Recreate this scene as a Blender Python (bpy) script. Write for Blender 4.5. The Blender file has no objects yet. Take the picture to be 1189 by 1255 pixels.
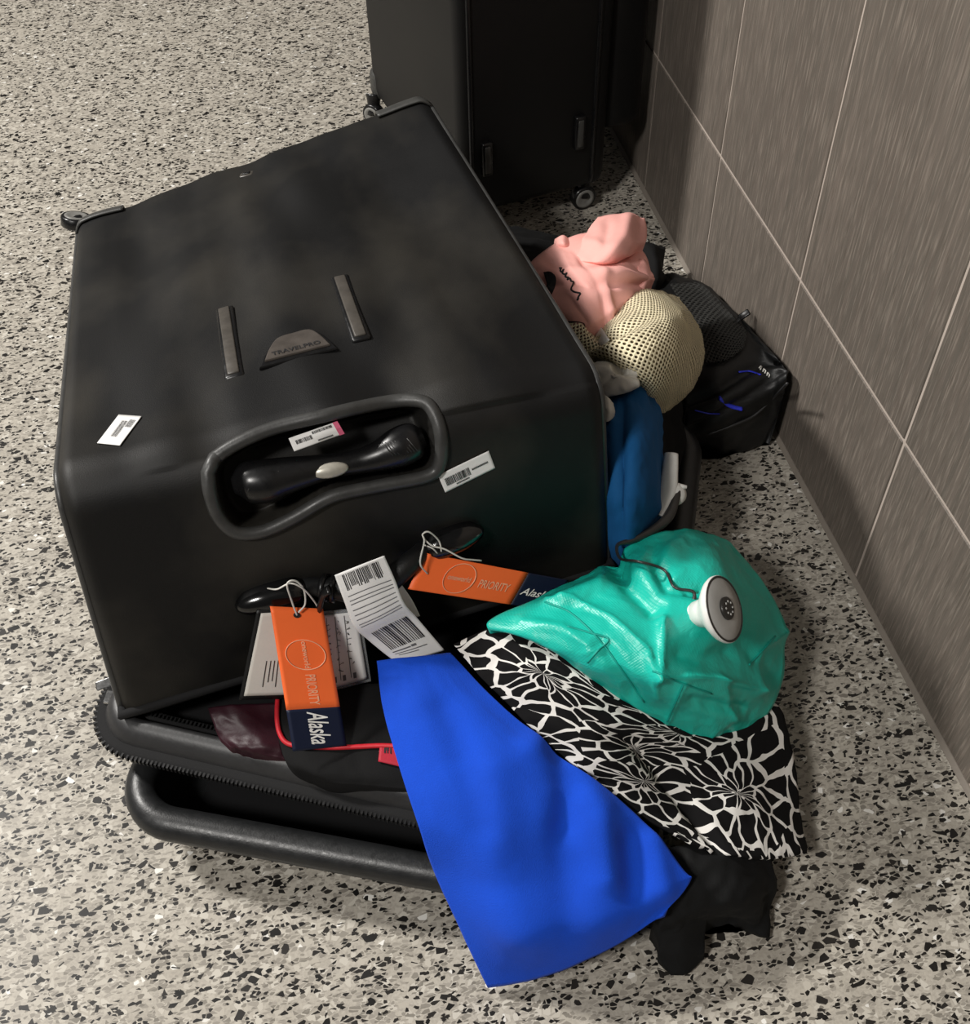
import bpy, bmesh, math, random
import numpy as np
from mathutils import Vector, Matrix, noise
from mathutils.bvhtree import BVHTree

random.seed(7)
scene = bpy.context.scene
COL = scene.collection

# ------------------------------------------------------------------ camera
F, CX, CY, H = 1400.0, 594.5, 627.5, 1.17
def _n(v): return v / np.linalg.norm(v)
_d = _n(np.array([625 - CX, 1866 - CY, F]))
_w = _n(np.array([154 - CX, -943 - CY, F])); _w = _n(_w - _d * (_d @ _w))
R = np.array([np.cross(_w, -_d), _w, -_d])          # camera (right, down, forward) -> world
EYE = np.array([0, 0, H])
cam = bpy.data.cameras.new('camera'); cam_ob = bpy.data.objects.new('camera', cam); COL.objects.link(cam_ob)
cam.sensor_fit = 'HORIZONTAL'; cam.sensor_width = 36.0; cam.lens = F / 1189 * 36.0
cam.clip_start = 0.02
M = Matrix.Identity(4)
for i in range(3):
    M[i][0] = R[i, 0]; M[i][1] = -R[i, 1]; M[i][2] = -R[i, 2]; M[i][3] = EYE[i]
cam_ob.matrix_world = M
scene.camera = cam_ob

# ------------------------------------------------------------------ light
world = bpy.data.worlds.new('world'); scene.world = world; world.use_nodes = True
world.node_tree.nodes['Background'].inputs[0].default_value = (1.0, 0.97, 0.92, 1)
world.node_tree.nodes['Background'].inputs[1].default_value = 0.07
def ceiling_lamp(name, loc, size, power, color=(1, .965, .92), aim=None):
    l = bpy.data.lights.new(name, 'AREA'); l.shape = 'SQUARE'; l.size = size; l.energy = power; l.color = color
    o = bpy.data.objects.new(name, l); COL.objects.link(o); o.location = loc
    if aim: o.rotation_euler = (Vector(aim) - Vector(loc)).to_track_quat('-Z', 'Y').to_euler()
    return o
# lamps of the hall's ceiling, 3 m up: the photo's shadows fall to the right with two edges
ceiling_lamp('ceiling_light_back_left_offscreen', (-2.5, 2.5, 3.0), 0.40, 185, aim=(0, .9, .1))
ceiling_lamp('ceiling_light_front_left_offscreen', (-1.7, -.7, 3.0), 0.5, 75, aim=(0, .6, .1))
scene.view_settings.view_transform = 'Standard'; scene.view_settings.look = 'None'
scene.view_settings.gamma = 1.0; scene.view_settings.use_curve_mapping = False
scene.view_settings.exposure = 0.0

# ------------------------------------------------------------------ pixel -> place
WALL_X = 0.635
def ray(px, py): return _n(R @ np.array([px - CX, py - CY, F]))
def up(px, py, z):                                   # point at height z
    v = ray(px, py); return EYE + v * ((z - H) / v[2])
def at_x(px, py, x):                                 # point on a plane parallel to the wall
    v = ray(px, py); return EYE + v * (x / v[0])
def plane_hit(px, py, p0, n):
    v = ray(px, py); return EYE + v * (((p0 - EYE) @ n) / (v @ n))
def proj(P):
    C = (np.atleast_2d(P) - EYE) @ R
    return np.c_[CX + F * C[:, 0] / C[:, 2], CY + F * C[:, 1] / C[:, 2]]

# ------------------------------------------------------------------ materials
def lin(c):
    if isinstance(c, str): c = [int(c[i:i + 2], 16) for i in (1, 3, 5)]
    return tuple(((x / 255) / 12.92 if x / 255 <= .04045 else ((x / 255 + .055) / 1.055) ** 2.4) for x in c) + (1,)
class NT:
    def __init__(s, name):
        s.m = bpy.data.materials.new(name); s.m.use_nodes = True; s.t = s.m.node_tree
        s.b = s.t.nodes['Principled BSDF']; s.out = s.t.nodes['Material Output']
    def n(s, typ, ins=None, **kw):
        x = s.t.nodes.new(typ)
        for k, v in kw.items(): setattr(x, k, v)
        for k, v in (ins or {}).items(): s.put(x.inputs[k], v)
        return x
    def put(s, sock, v):
        if hasattr(v, 'is_output') or isinstance(v, bpy.types.NodeSocket): s.t.links.new(v, sock)
        else: sock.default_value = v
    def math(s, op, a, b=0.0, c=0.0):
        x = s.n('ShaderNodeMath', {0: a, 1: b, 2: c}, operation=op); return x.outputs[0]
    def mix(s, fac, a, b):
        x = s.n('ShaderNodeMix', data_type='RGBA'); s.put(x.inputs[0], fac); s.put(x.inputs[6], a); s.put(x.inputs[7], b); return x.outputs[2]
    def ramp(s, v, lo, hi, a=0.0, b=1.0):
        x = s.n('ShaderNodeMapRange', {0: v, 1: lo, 2: hi, 3: a, 4: b}); return x.outputs[0]
    def coord(s, which='Object', scale=(1, 1, 1), rot=(0, 0, 0), loc=(0, 0, 0)):
        tc = s.n('ShaderNodeTexCoord'); mp = s.n('ShaderNodeMapping', {'Vector': tc.outputs[which], 'Scale': scale, 'Rotation': rot, 'Location': loc}); return mp.outputs[0]
    def noise(s, vec, scale, detail=3.0, rough=.55):
        return s.n('ShaderNodeTexNoise', {'Vector': vec, 'Scale': scale, 'Detail': detail, 'Roughness': rough}).outputs[0]
    def bump(s, h, strength=.3, dist=.001):
        x = s.n('ShaderNodeBump', {'Height': h, 'Strength': strength, 'Distance': dist}); s.put(s.b.inputs['Normal'], x.outputs[0])

def fabric(name, col, rough=.85, var=.12, weave=900, bump=.25, coarse=18, sheen=0.0, dist=.0008, spec=.3):
    k = NT(name); v = k.coord('Object')
    c = lin(col); big = k.noise(v, coarse); fine = k.noise(v, weave, 2)
    f = k.math('ADD', k.math('MULTIPLY', big, .6), k.math('MULTIPLY', fine, .4))
    f = k.ramp(f, .3, .7)
    lo = tuple(x * (1 - var) for x in c[:3]) + (1,); hi = tuple(min(1, x * (1 + var)) for x in c[:3]) + (1,)
    k.put(k.b.inputs['Base Color'], k.mix(f, lo, hi))
    k.b.inputs['Roughness'].default_value = rough; k.b.inputs['Sheen Weight'].default_value = sheen
    k.b.inputs['Specular IOR Level'].default_value = spec
    if bump: k.bump(fine, bump, dist)
    return k.m
def plastic(name, col, rough=.4, metal=0.0, var=.15, scratch=0.0, spec=.5):
    k = NT(name); v = k.coord('Object'); c = lin(col)
    f = k.ramp(k.noise(v, 60, 4), .35, .65)
    k.put(k.b.inputs['Base Color'], k.mix(f, tuple(x * (1 - var) for x in c[:3]) + (1,), tuple(min(1, x * (1 + var)) for x in c[:3]) + (1,)))
    k.put(k.b.inputs['Roughness'], k.ramp(k.noise(v, 140, 3), .3, .7, rough * .85, min(1, rough * 1.2)))
    k.b.inputs['Metallic'].default_value = metal; k.b.inputs['Specular IOR Level'].default_value = spec
    if scratch: k.bump(k.noise(v, 500, 2), scratch, .0006)
    return k.m

def terrazzo():
    k = NT('terrazzo')
    v = k.coord('Object')
    nz = k.n('ShaderNodeTexNoise', {'Vector': v, 'Scale': 45.0, 'Detail': 2.0})
    off = k.n('ShaderNodeVectorMath', {0: nz.outputs['Color'], 1: (.5, .5, .5)}, operation='SUBTRACT')
    off = k.n('ShaderNodeVectorMath', {0: off.outputs[0], 'Scale': .006}, operation='SCALE')
    vd = k.n('ShaderNodeVectorMath', {0: v, 1: off.outputs[0]}, operation='ADD').outputs[0]
    big = k.noise(v, 3.0, 3)
    base = k.mix(k.ramp(k.noise(v, 26.0, 5), .3, .7), lin('#aba599'), lin('#c2bcb0'))
    base = k.mix(k.math('MULTIPLY', k.ramp(k.noise(v, 320.0, 3), .35, .75), .6), base, lin('#89837a'))
    base = k.mix(k.ramp(big, .3, .7, 0, .3), base, lin('#9f998f'))
    def layer(col_in, scale, rot, stretch, thr_lo, thr_hi, gap, color, seed):
        mp = k.n('ShaderNodeMapping', {'Vector': vd, 'Rotation': (0, 0, rot), 'Scale': (scale, scale * stretch, 0), 'Location': (seed, seed * 1.7, seed * .3)}).outputs[0]
        a = k.n('ShaderNodeTexVoronoi', {'Vector': mp, 'Scale': 1.0, 'Randomness': 1.0}, voronoi_dimensions='2D')
        e = k.n('ShaderNodeTexVoronoi', {'Vector': mp, 'Scale': 1.0, 'Randomness': 1.0}, voronoi_dimensions='2D', feature='DISTANCE_TO_EDGE')
        sep = k.n('ShaderNodeSeparateColor', {0: a.outputs['Color']})
        pick = k.math('MULTIPLY', k.math('GREATER_THAN', sep.outputs[0], thr_lo), k.math('LESS_THAN', sep.outputs[0], thr_hi))
        g = k.math('ADD', gap, k.math('MULTIPLY', sep.outputs[1], .12))
        inside = k.math('GREATER_THAN', e.outputs['Distance'], g)
        m = k.math('MULTIPLY', pick, inside)
        c = color if not callable(color) else color(sep.outputs[2])
        return k.mix(m, col_in, c)
    gr = lambda s: k.mix(s, lin('#78736a'), lin('#a09a90'))
    lt = lambda s: k.mix(s, lin('#c4bfb4'), lin('#b0aa9e'))
    wh = lambda s: k.mix(s, lin('#d2cfc8'), lin('#e8e6e0'))
    bk = lambda s: k.mix(s, lin('#100f0e'), lin('#2a2724'))
    c = base
    c = layer(c, 105, .3, 1.0, .0, .5, .05, lt, 3.1)
    c = layer(c, 120, .9, 1.9, .0, .33, .06, gr, 8.2)
    c = layer(c, 170, 2.2, 2.2, .0, .33, .06, gr, 4.4)
    c = layer(c, 110, 1.3, 1.3, .0, .028, .12, wh, 1.5)
    c = layer(c, 190, .1, 1.4, .0, .16, .06, bk, 11.7)
    c = layer(c, 125, 2.6, 1.9, .0, .11, .06, bk, 6.3)
    c = layer(c, 92, .6, 1.3, .0, .10, .10, bk, 13.9)
    k.put(k.b.inputs['Base Color'], c)
    k.put(k.b.inputs['Roughness'], k.ramp(k.noise(v, 14.0, 4), .3, .7, .34, .5))
    k.b.inputs['Specular IOR Level'].default_value = .35
    return k.m
def wall_tile():
    k = NT('wood_look_porcelain')
    v = k.coord('Object')
    oi = k.n('ShaderNodeObjectInfo')
    sh = k.n('ShaderNodeCombineXYZ', {1: k.math('MULTIPLY', oi.outputs['Random'], 37.0), 2: k.math('MULTIPLY', oi.outputs['Random'], 11.0)})
    v = k.n('ShaderNodeVectorMath', {0: v, 1: sh.outputs[0]}, operation='ADD').outputs[0]
    def st(sy, sz, s, d=4): return k.noise(k.n('ShaderNodeMapping', {'Vector': v, 'Scale': (sy, sy, sz)}).outputs[0], s, d)
    g1 = st(1, .055, 330, 5); g2 = st(1, .03, 110, 3); g3 = st(1, .35, 5, 3); g4 = st(1, .05, 620, 2)
    c = k.mix(k.ramp(g3, .3, .7), lin('#625a53'), lin('#746b63'))
    c = k.mix(k.ramp(g2, .35, .68), c, lin('#605a53'))
    c = k.mix(k.ramp(g1, .50, .72, 0, .75), c, lin('#8f857b'))
    c = k.mix(k.ramp(g4, .56, .72, 0, .6), c, lin('#4f473f'))
    k.put(k.b.inputs['Base Color'], c)
    k.b.inputs['Roughness'].default_value = .55; k.b.inputs['Specular IOR Level'].default_value = .25
    k.bump(g1, .25, .0008)
    return k.m
def leaf_print():
    k = NT('leaf_print')
    v = k.coord('UV')
    nz = k.n('ShaderNodeTexNoise', {'Vector': v, 'Scale': 30.0, 'Detail': 1.0})
    off = k.n('ShaderNodeVectorMath', {0: nz.outputs['Color'], 1: (.5, .5, .5)}, operation='SUBTRACT')
    off = k.n('ShaderNodeVectorMath', {0: off.outputs[0], 'Scale': .022}, operation='SCALE')
    vd = k.n('ShaderNodeVectorMath', {0: v, 1: off.outputs[0]}, operation='ADD').outputs[0]
    big = k.n('ShaderNodeTexVoronoi', {'Vector': vd, 'Scale': 9.0, 'Randomness': .8}, voronoi_dimensions='2D')
    d = k.n('ShaderNodeVectorMath', {0: vd, 1: big.outputs['Position']}, operation='SUBTRACT').outputs[0]
    sp = k.n('ShaderNodeSeparateXYZ', {0: d}); sc = k.n('ShaderNodeSeparateColor', {0: big.outputs['Color']})
    th = k.math('ARCTAN2', sp.outputs[1], sp.outputs[0]); r = k.n('ShaderNodeVectorMath', {0: d}, operation='LENGTH').outputs['Value']
    pv = k.n('ShaderNodeCombineXYZ', {0: k.math('ADD', k.math('MULTIPLY', th, 2.5), k.math('MULTIPLY', sc.outputs[0], 50.0)), 1: k.math('ADD', k.math('DIVIDE', k.math('POWER', r, .8), .043), k.math('MULTIPLY', sc.outputs[1], 40.0))}).outputs[0]
    e = k.n('ShaderNodeTexVoronoi', {'Vector': pv, 'Scale': 1.0, 'Randomness': .85}, voronoi_dimensions='2D', feature='DISTANCE_TO_EDGE')
    w = k.ramp(k.noise(v, 60.0, 1), .3, .7, .045, .12)
    line = k.math('LESS_THAN', e.outputs['Distance'], w)
    k.put(k.b.inputs['Base Color'], k.mix(line, lin('#0d0c0d'), lin('#e4e1dc')))
    k.b.inputs['Roughness'].default_value = .85; k.b.inputs['Specular IOR Level'].default_value = .2
    k.bump(k.noise(v, 1500, 1), .2, .0006)
    return k.m
def net(name, col, pitch, hole, rot=.5, dark=None):
    k = NT(name); v = k.coord('UV')
    mp = k.n('ShaderNodeMapping', {'Vector': v, 'Rotation': (0, 0, rot), 'Scale': (1 / pitch, 1 / pitch, 0)}).outputs[0]
    vo = k.n('ShaderNodeTexVoronoi', {'Vector': mp, 'Scale': 1.0, 'Randomness': 0.12}, voronoi_dimensions='2D')
    hl = k.math('LESS_THAN', vo.outputs['Distance'], hole)
    c = lin(col); k.put(k.b.inputs['Base Color'], k.mix(k.ramp(k.noise(v, 25), .3, .7), tuple(x * .85 for x in c[:3]) + (1,), c))
    k.b.inputs['Roughness'].default_value = .7
    k.bump(k.ramp(vo.outputs['Distance'], .3, .7), .6, .0015)
    tr = k.n('ShaderNodeBsdfTransparent'); mx = k.n('ShaderNodeMixShader', {0: hl, 1: k.b.outputs[0], 2: tr.outputs[0]})
    k.t.links.new(mx.outputs[0], k.out.inputs[0])
    return k.m
def case_cloth(name='black_polyester', dust=.7):
    k = NT(name); v = k.coord('Object')
    fine = k.noise(v, 1100, 2); smear = k.noise(k.n('ShaderNodeMapping', {'Vector': v, 'Scale': (1, .55, 1)}).outputs[0], 6.0, 4, .5)
    c = k.mix(k.ramp(fine, .3, .7), lin('#060607'), lin('#0b0b0b'))
    c = k.mix(k.ramp(smear, .46, .74, 0, dust), c, lin('#37342e'))
    k.put(k.b.inputs['Base Color'], c)
    k.b.inputs['Roughness'].default_value = .55; k.b.inputs['Specular IOR Level'].default_value = .33
    k.bump(fine, .3, .0008)
    return k.m
def nylon(name, col):
    k = NT(name); v = k.coord('UV'); c = lin(col)
    wv = k.math('MULTIPLY', k.math('SINE', k.math('MULTIPLY', k.n('ShaderNodeSeparateXYZ', {0: v}).outputs[0], 2200)), k.math('SINE', k.math('MULTIPLY', k.n('ShaderNodeSeparateXYZ', {0: v}).outputs[1], 2200)))
    crk = k.noise(v, 26, 4, .6)
    k.put(k.b.inputs['Base Color'], k.mix(k.ramp(k.noise(v, 12), .3, .7), tuple(x * .88 for x in c[:3]) + (1,), c))
    k.b.inputs['Roughness'].default_value = .38; k.b.inputs['Specular IOR Level'].default_value = .55
    k.bump(k.math('ADD', k.math('MULTIPLY', crk, 1.0), k.math('MULTIPLY', wv, .02)), .55, .006)
    return k.m
def glassy(name, col, alpha, rough=.1):
    k = NT(name); k.b.inputs['Base Color'].default_value = lin(col); k.b.inputs['Roughness'].default_value = rough
    k.put(k.b.inputs['Alpha'], k.ramp(k.noise(k.coord('Object'), 90), .3, .7, alpha * .9, alpha))
    return k.m

MT = dict(
    case=case_cloth(), case2=case_cloth('plain_black_polyester', .1), lining=fabric('black_lining', '#0c0c0e', .7, .2, 600, .2),
    trimrub=plastic('grey_black_rubber', '#383837', .42, scratch=.2), guard=plastic('grey_corner_plastic', '#3e3e3c', .45, scratch=.2),
    blackpl=plastic('black_plastic', '#121213', .3), gloss=plastic('gloss_black_plastic', '#0b0b0c', .15, spec=.7),
    traypl=plastic('moulded_black_plastic', '#1d1e1f', .38, scratch=.25),
    hub=plastic('grey_wheel_hub', '#7a7975', .5), skid=plastic('bronze_grey_plastic', '#4a4641', .35), badge=plastic('brushed_grey_badge', '#5a544f', .3, .3),
    chrome=plastic('chrome', '#c9c9c9', .18, 1.0), silver=plastic('silver_button', '#a9a59a', .35, .3),
    paper=fabric('white_paper', '#e9e8e6', .6, .03, 300, .05), paper2=fabric('cream_paper', '#dedad2', .6, .04, 300, .05),
    ink=plastic('black_ink', '#17171a', .6), greyink=plastic('grey_ink', '#6a6a6c', .6), pinkink=plastic('pink_ink', '#d0607f', .6),
    orange=fabric('orange_card', '#ff7237', .45, .03, 200, .05), navy=fabric('navy_card', '#141c33', .45, .06, 200, .05),
    whiteink=plastic('white_ink', '#f2efe9', .5), peach=plastic('pale_peach_ink', '#ffb48c', .5),
    string=fabric('white_string', '#d9d7d0', .7, .1, 2000, .3),
    zip=plastic('zipper_coil', '#19191a', .35), ziptape=fabric('zipper_tape', '#161617', .8, .2, 1500, .4), band=fabric('grey_black_vinyl', '#2a2a2b', .45, .2, 200, .25, spec=.5),
    blue=fabric('royal_blue_knit', '#0b48c6', .9, .14, 900, .6, sheen=.05), dkblue=fabric('dark_teal_blue_cotton', '#0d5187', .85, .12, 900, .3),
    maroon=fabric('maroon_satin', '#2c0f19', .45, .2, 400, .2), black=fabric('black_cotton', '#060607', .85, .2, 800, .3), blackn=fabric('black_nylon', '#0a0b0c', .5, .2, 500, .3, spec=.5),
    charcoal=fabric('black_jersey', '#08090a', .8, .2, 800, .3),
    red=plastic('red_piping', '#c4222e', .45), redtag=fabric('red_label', '#b02436', .6, .1, 500, .1),
    pink=fabric('pink_cotton', '#f2b2a9', .85, .06, 900, .35, 30), white=fabric('white_cotton', '#d8d5cd', .85, .06, 900, .3),
    meshbag=net('cream_net', '#f4e8c4', .0052, .33), meshin=fabric('beige_laundry', '#77684a', .9, .3, 60, .2, 25), netblack=net('black_net', '#2a2a28', .0065, .33),
    leaf=leaf_print(), teal=nylon('teal_nylon', '#18c2ae'), seam=fabric('teal_seam', '#0f9a8b', .5, .1, 900, .2),
    wplastic=plastic('white_plastic', '#e4e3df', .3, var=.03), lens=plastic('frosted_lens', '#b9b9b6', .22, var=.04), goose=plastic('grey_gooseneck', '#3d3b39', .35, .4), clear=glassy('clear_sleeve', '#dfe2e4', .22),
    violet=plastic('blue_violet_trim', '#2f3bd0', .4), tile=wall_tile(), grout=fabric('pale_grout', '#b3a79d', .9, .08, 300, .2), caulk=fabric('grey_caulk', '#7d756c', .6, .1, 200, .1), floor=terrazzo())

# ------------------------------------------------------------------ scene helpers
def tag(o, label=None, cat=None, group=None, kind=None):
    if label: o['label'] = label
    if cat: o['category'] = cat
    if group: o['group'] = group
    if kind: o['kind'] = kind
    return o
def thing(name, label, cat, loc, group=None):
    o = bpy.data.objects.new(name, None); COL.objects.link(o); o.location = Vector(loc); o.empty_display_size = .05
    return tag(o, label, cat, group)
def origin(p):
    v = Vector((0, 0, 0))
    while p is not None: v += Vector(p.location); p = p.parent
    return v
def mesh_ob(name, verts, faces, mat, parent=None, smooth=True, uvs=None, label=None):
    V = np.array(verts, float)
    if parent is None: o0 = np.array([V[:, 0].mean(), V[:, 1].mean(), V[:, 2].min()]); loc = o0
    else: o0 = np.array(origin(parent)); loc = (0, 0, 0)
    me = bpy.data.meshes.new(name); me.from_pydata([tuple(v) for v in (V - o0)], [], [tuple(int(i) for i in f) for f in faces])
    if uvs is not None:
        ul = me.uv_layers.new(name='UVMap'); idx = np.zeros(len(me.loops), int); me.loops.foreach_get('vertex_index', idx)
        ul.data.foreach_set('uv', np.array(uvs, float)[idx].ravel())
    if smooth: me.polygons.foreach_set('use_smooth', [True] * len(me.polygons))
    me.materials.append(MT[mat]); me.update()
    o = bpy.data.objects.new(name, me); COL.objects.link(o); o.location = Vector(loc)
    if parent is not None: o.parent = parent
    if label: o['label'] = label
    return o
def bm_geo(bm):
    bm.verts.ensure_lookup_table(); bm.verts.index_update()
    v = [tuple(x.co) for x in bm.verts]; f = [[x.index for x in p.verts] for p in bm.faces]; bm.free(); return np.array(v), f
def frame(n, t):
    n = _n(np.array(n)); t = np.array(t); t = _n(t - n * (t @ n)); return t, np.cross(n, t), n     # ex, ey, ez
def obox(c, ex, ey, ez, sx, sy, sz, bev=.002, seg=2):
    bm = bmesh.new(); bmesh.ops.create_cube(bm, size=1.0)
    bmesh.ops.scale(bm, vec=(sx, sy, sz), verts=bm.verts)
    if bev: bmesh.ops.bevel(bm, geom=list(bm.edges), offset=bev, segments=seg, affect='EDGES', profile=.5)
    v, f = bm_geo(bm); return np.array(c) + v @ np.array([ex, ey, ez]), f
def oprism(c, ex, ey, ez, poly, h, bev=.002, seg=2):
    bm = bmesh.new(); a = [bm.verts.new((x, y, 0)) for x, y in poly]; f0 = bm.faces.new(a)
    r = bmesh.ops.extrude_face_region(bm, geom=[f0]); tv = [x for x in r['geom'] if isinstance(x, bmesh.types.BMVert)]
    bmesh.ops.translate(bm, vec=(0, 0, h), verts=tv); bmesh.ops.recalc_face_normals(bm, faces=bm.faces)
    if bev:
        top = [e for e in bm.edges if all(abs(v.co.z - h) < 1e-7 for v in e.verts)]
        bmesh.ops.bevel(bm, geom=top, offset=bev, segments=seg, affect='EDGES', profile=.5)
    v, f = bm_geo(bm); return np.array(c) + v @ np.array([ex, ey, ez]), f
def join(parts):
    V = []; Fc = []; k = 0
    for v, f in parts:
        V.append(np.array(v)); Fc += [[i + k for i in p] for p in f]; k += len(v)
    return np.vstack(V), Fc
def crom(P, n):                                       # Catmull-Rom resample along axis 0
    P = np.array(P, float); m = len(P)
    if m == 2: t = np.linspace(0, 1, n); t = t.reshape((-1,) + (1,) * (P.ndim - 1)); return P[0] * (1 - t) + P[1] * t
    Q = np.concatenate([[2 * P[0] - P[1]], P, [2 * P[-1] - P[-2]]]); out = []
    for s in np.linspace(0, m - 1, n):
        i = min(int(s), m - 2); t = s - i; a, b, c, d = Q[i], Q[i + 1], Q[i + 2], Q[i + 3]
        out.append(.5 * (2 * b + (c - a) * t + (2 * a - 5 * b + 4 * c - d) * t * t + (3 * b - a - 3 * c + d) * t ** 3))
    return np.array(out)
def tube(pts, r, n=8, closed=False, smooth_n=None, squash=1.0, cap=True):
    P = np.array(pts, float)
    if smooth_n:
        if closed:
            k = len(P); Q = np.vstack([P[-2:], P, P[:3]]); full = crom(Q, (k + 4) * smooth_n + 1); P = full[2 * smooth_n:(k + 2) * smooth_n]
        else: P = crom(P, smooth_n)
    m = len(P); rad = np.full(m, r) if np.isscalar(r) else (np.array(r) if len(np.atleast_1d(r)) == m else crom(np.array(r)[:, None], m)[:, 0])
    T = np.array([_n((P[(i + 1) % m] - P[i - 1]) if closed else (P[min(i + 1, m - 1)] - P[max(i - 1, 0)])) for i in range(m)])
    nrm = np.array([0, 0, 1.0]);
    if abs(T[0] @ nrm) > .9: nrm = np.array([1.0, 0, 0])
    V = []
    for i in range(m):
        nrm = _n(nrm - T[i] * (nrm @ T[i])); b = np.cross(T[i], nrm)
        for k in range(n):
            a = 2 * math.pi * k / n; V.append(P[i] + rad[i] * (math.cos(a) * nrm * squash + math.sin(a) * b))
    Fc = []
    for i in range(m if closed else m - 1):
        for k in range(n):
            j = (i + 1) % m; Fc.append([i * n + k, i * n + (k + 1) % n, j * n + (k + 1) % n, j * n + k])
    if not closed and cap: Fc.append(list(range(n))[::-1]); Fc.append([(m - 1) * n + k for k in range(n)])
    return np.array(V), Fc
def fan_noise(x, y, s): return noise.noise(Vector((x, y, s)))
def px_fold(G, N, folds):
    P = proj(G.reshape(-1, 3)); D = np.zeros(len(P))
    for line, w, h, sharp in folds:
        L = np.array(line, float); dm = np.full(len(P), 1e9)
        for a, b in zip(L[:-1], L[1:]):
            ab = b - a; t = np.clip(((P - a) @ ab) / (ab @ ab), 0, 1); dm = np.minimum(dm, np.linalg.norm(P - (a + t[:, None] * ab), axis=1))
        D += h * (np.exp(-dm / w) if sharp else np.exp(-(dm / w) ** 2))
    return G + N * D.reshape(G.shape[:2])[..., None]
class Patch:
    """A smooth sheet through a grid of points; fold(u, v in metres) moves it along its normal."""
    def __init__(s, ctrl, nu, nv, fold=None, seed=0.0, amp=0.0, fr=(8, 8), drop=None):
        C = np.array(ctrl, float); G = crom(C, nu); G = crom(G.transpose(1, 0, 2), nv).transpose(1, 0, 2)
        s.nu, s.nv = nu, nv
        du = np.linalg.norm(np.diff(G, axis=0), axis=2).mean(1); dv = np.linalg.norm(np.diff(G, axis=1), axis=2).mean(0)
        s.U = np.r_[0, np.cumsum(du)]; s.Vv = np.r_[0, np.cumsum(dv)]
        s.G = G; N = s.normals(G)
        if fold or amp:
            D = np.zeros((nu, nv))
            for i in range(nu):
                for j in range(nv):
                    d = 0.0
                    if amp:
                        x, y = s.U[i] * fr[0], s.Vv[j] * fr[1]
                        d += amp * (fan_noise(x, y, seed) + .5 * fan_noise(2.1 * x + 5, 2.1 * y, seed + 3) + .25 * (1 - 2 * abs(fan_noise(3.2 * x, 3.2 * y + 7, seed + 9))))
                    if fold: d += fold(i / (nu - 1), j / (nv - 1), s.U[i], s.Vv[j])
                    D[i, j] = d
            s.G = G + N * D[..., None]
        if np.mean(s.normals(s.G)[..., :] @ (EYE - s.G.reshape(-1, 3).mean(0))) < 0: s.sgn = -1
        else: s.sgn = 1
    def normals(s, G):
        a = np.gradient(G, axis=0); b = np.gradient(G, axis=1); n = np.cross(a, b); l = np.linalg.norm(n, axis=2, keepdims=True); return n / np.maximum(l, 1e-9)
    def crease(s, folds):
        s.G = px_fold(s.G, s.normals(s.G) * s.sgn, folds); return s
    def at(s, u, v, off=0.0):
        x = min(max(u, 0), 1) * (s.nu - 1); y = min(max(v, 0), 1) * (s.nv - 1); i = min(int(x), s.nu - 2); j = min(int(y), s.nv - 2); a = x - i; b = y - j
        g = s.G; p = g[i, j] * (1 - a) * (1 - b) + g[i + 1, j] * a * (1 - b) + g[i, j + 1] * (1 - a) * b + g[i + 1, j + 1] * a * b
        n = np.cross(g[i + 1, j] - g[i, j], g[i, j + 1] - g[i, j]); n = _n(n) * s.sgn
        return p + n * off
    def geo(s, th=.002, base=None, shrink=.9):
        nu, nv = s.nu, s.nv; G = s.G; N = s.normals(G) * s.sgn
        top = G.reshape(-1, 3)
        if base is None: bot = (G - N * th).reshape(-1, 3)
        else:
            bot = top.copy(); c = top[:, :2].mean(0); bot[:, :2] = c + (bot[:, :2] - c) * shrink; bot[:, 2] = np.minimum(base, top[:, 2] - .003)
        V = np.vstack([top, bot]); n = nu * nv; Fc = []
        for i in range(nu - 1):
            for j in range(nv - 1):
                q = [i * nv + j, (i + 1) * nv + j, (i + 1) * nv + j + 1, i * nv + j + 1]
                Fc.append(q if s.sgn > 0 else q[::-1]); r = [x + n for x in q]; Fc.append(r[::-1] if s.sgn > 0 else r)
        ring = [j for j in range(nv)] + [i * nv + nv - 1 for i in range(1, nu)] + [(nu - 1) * nv + j for j in range(nv - 2, -1, -1)] + [i * nv for i in range(nu - 2, 0, -1)]
        for a, b in zip(ring, ring[1:] + ring[:1]):
            q = [a, b, b + n, a + n]; Fc.append(q if s.sgn > 0 else q[::-1])
        uv = np.array([[s.U[i], s.Vv[j]] for i in range(nu) for j in range(nv)])
        return V, Fc, np.vstack([uv, uv])
    def build(s, name, mat, parent=None, th=.002, base=None, shrink=.9, label=None):
        V, Fc, uv = s.geo(th, base, shrink); return mesh_ob(name, V, Fc, mat, parent, True, uv, label)
    def rects(s, rs, off=.0006, n=3):                  # flat marks [(u0, u1, v0, v1)] lying on the sheet
        V = []; Fc = []
        for u0, u1, v0, v1 in rs:
            k = len(V)
            for i in range(n):
                for j in range(n): V.append(s.at(u0 + (u1 - u0) * i / (n - 1), v0 + (v1 - v0) * j / (n - 1), off))
            for i in range(n - 1):
                for j in range(n - 1): Fc.append([k + i * n + j, k + (i + 1) * n + j, k + (i + 1) * n + j + 1, k + i * n + j + 1])
        return np.array(V), Fc
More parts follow.
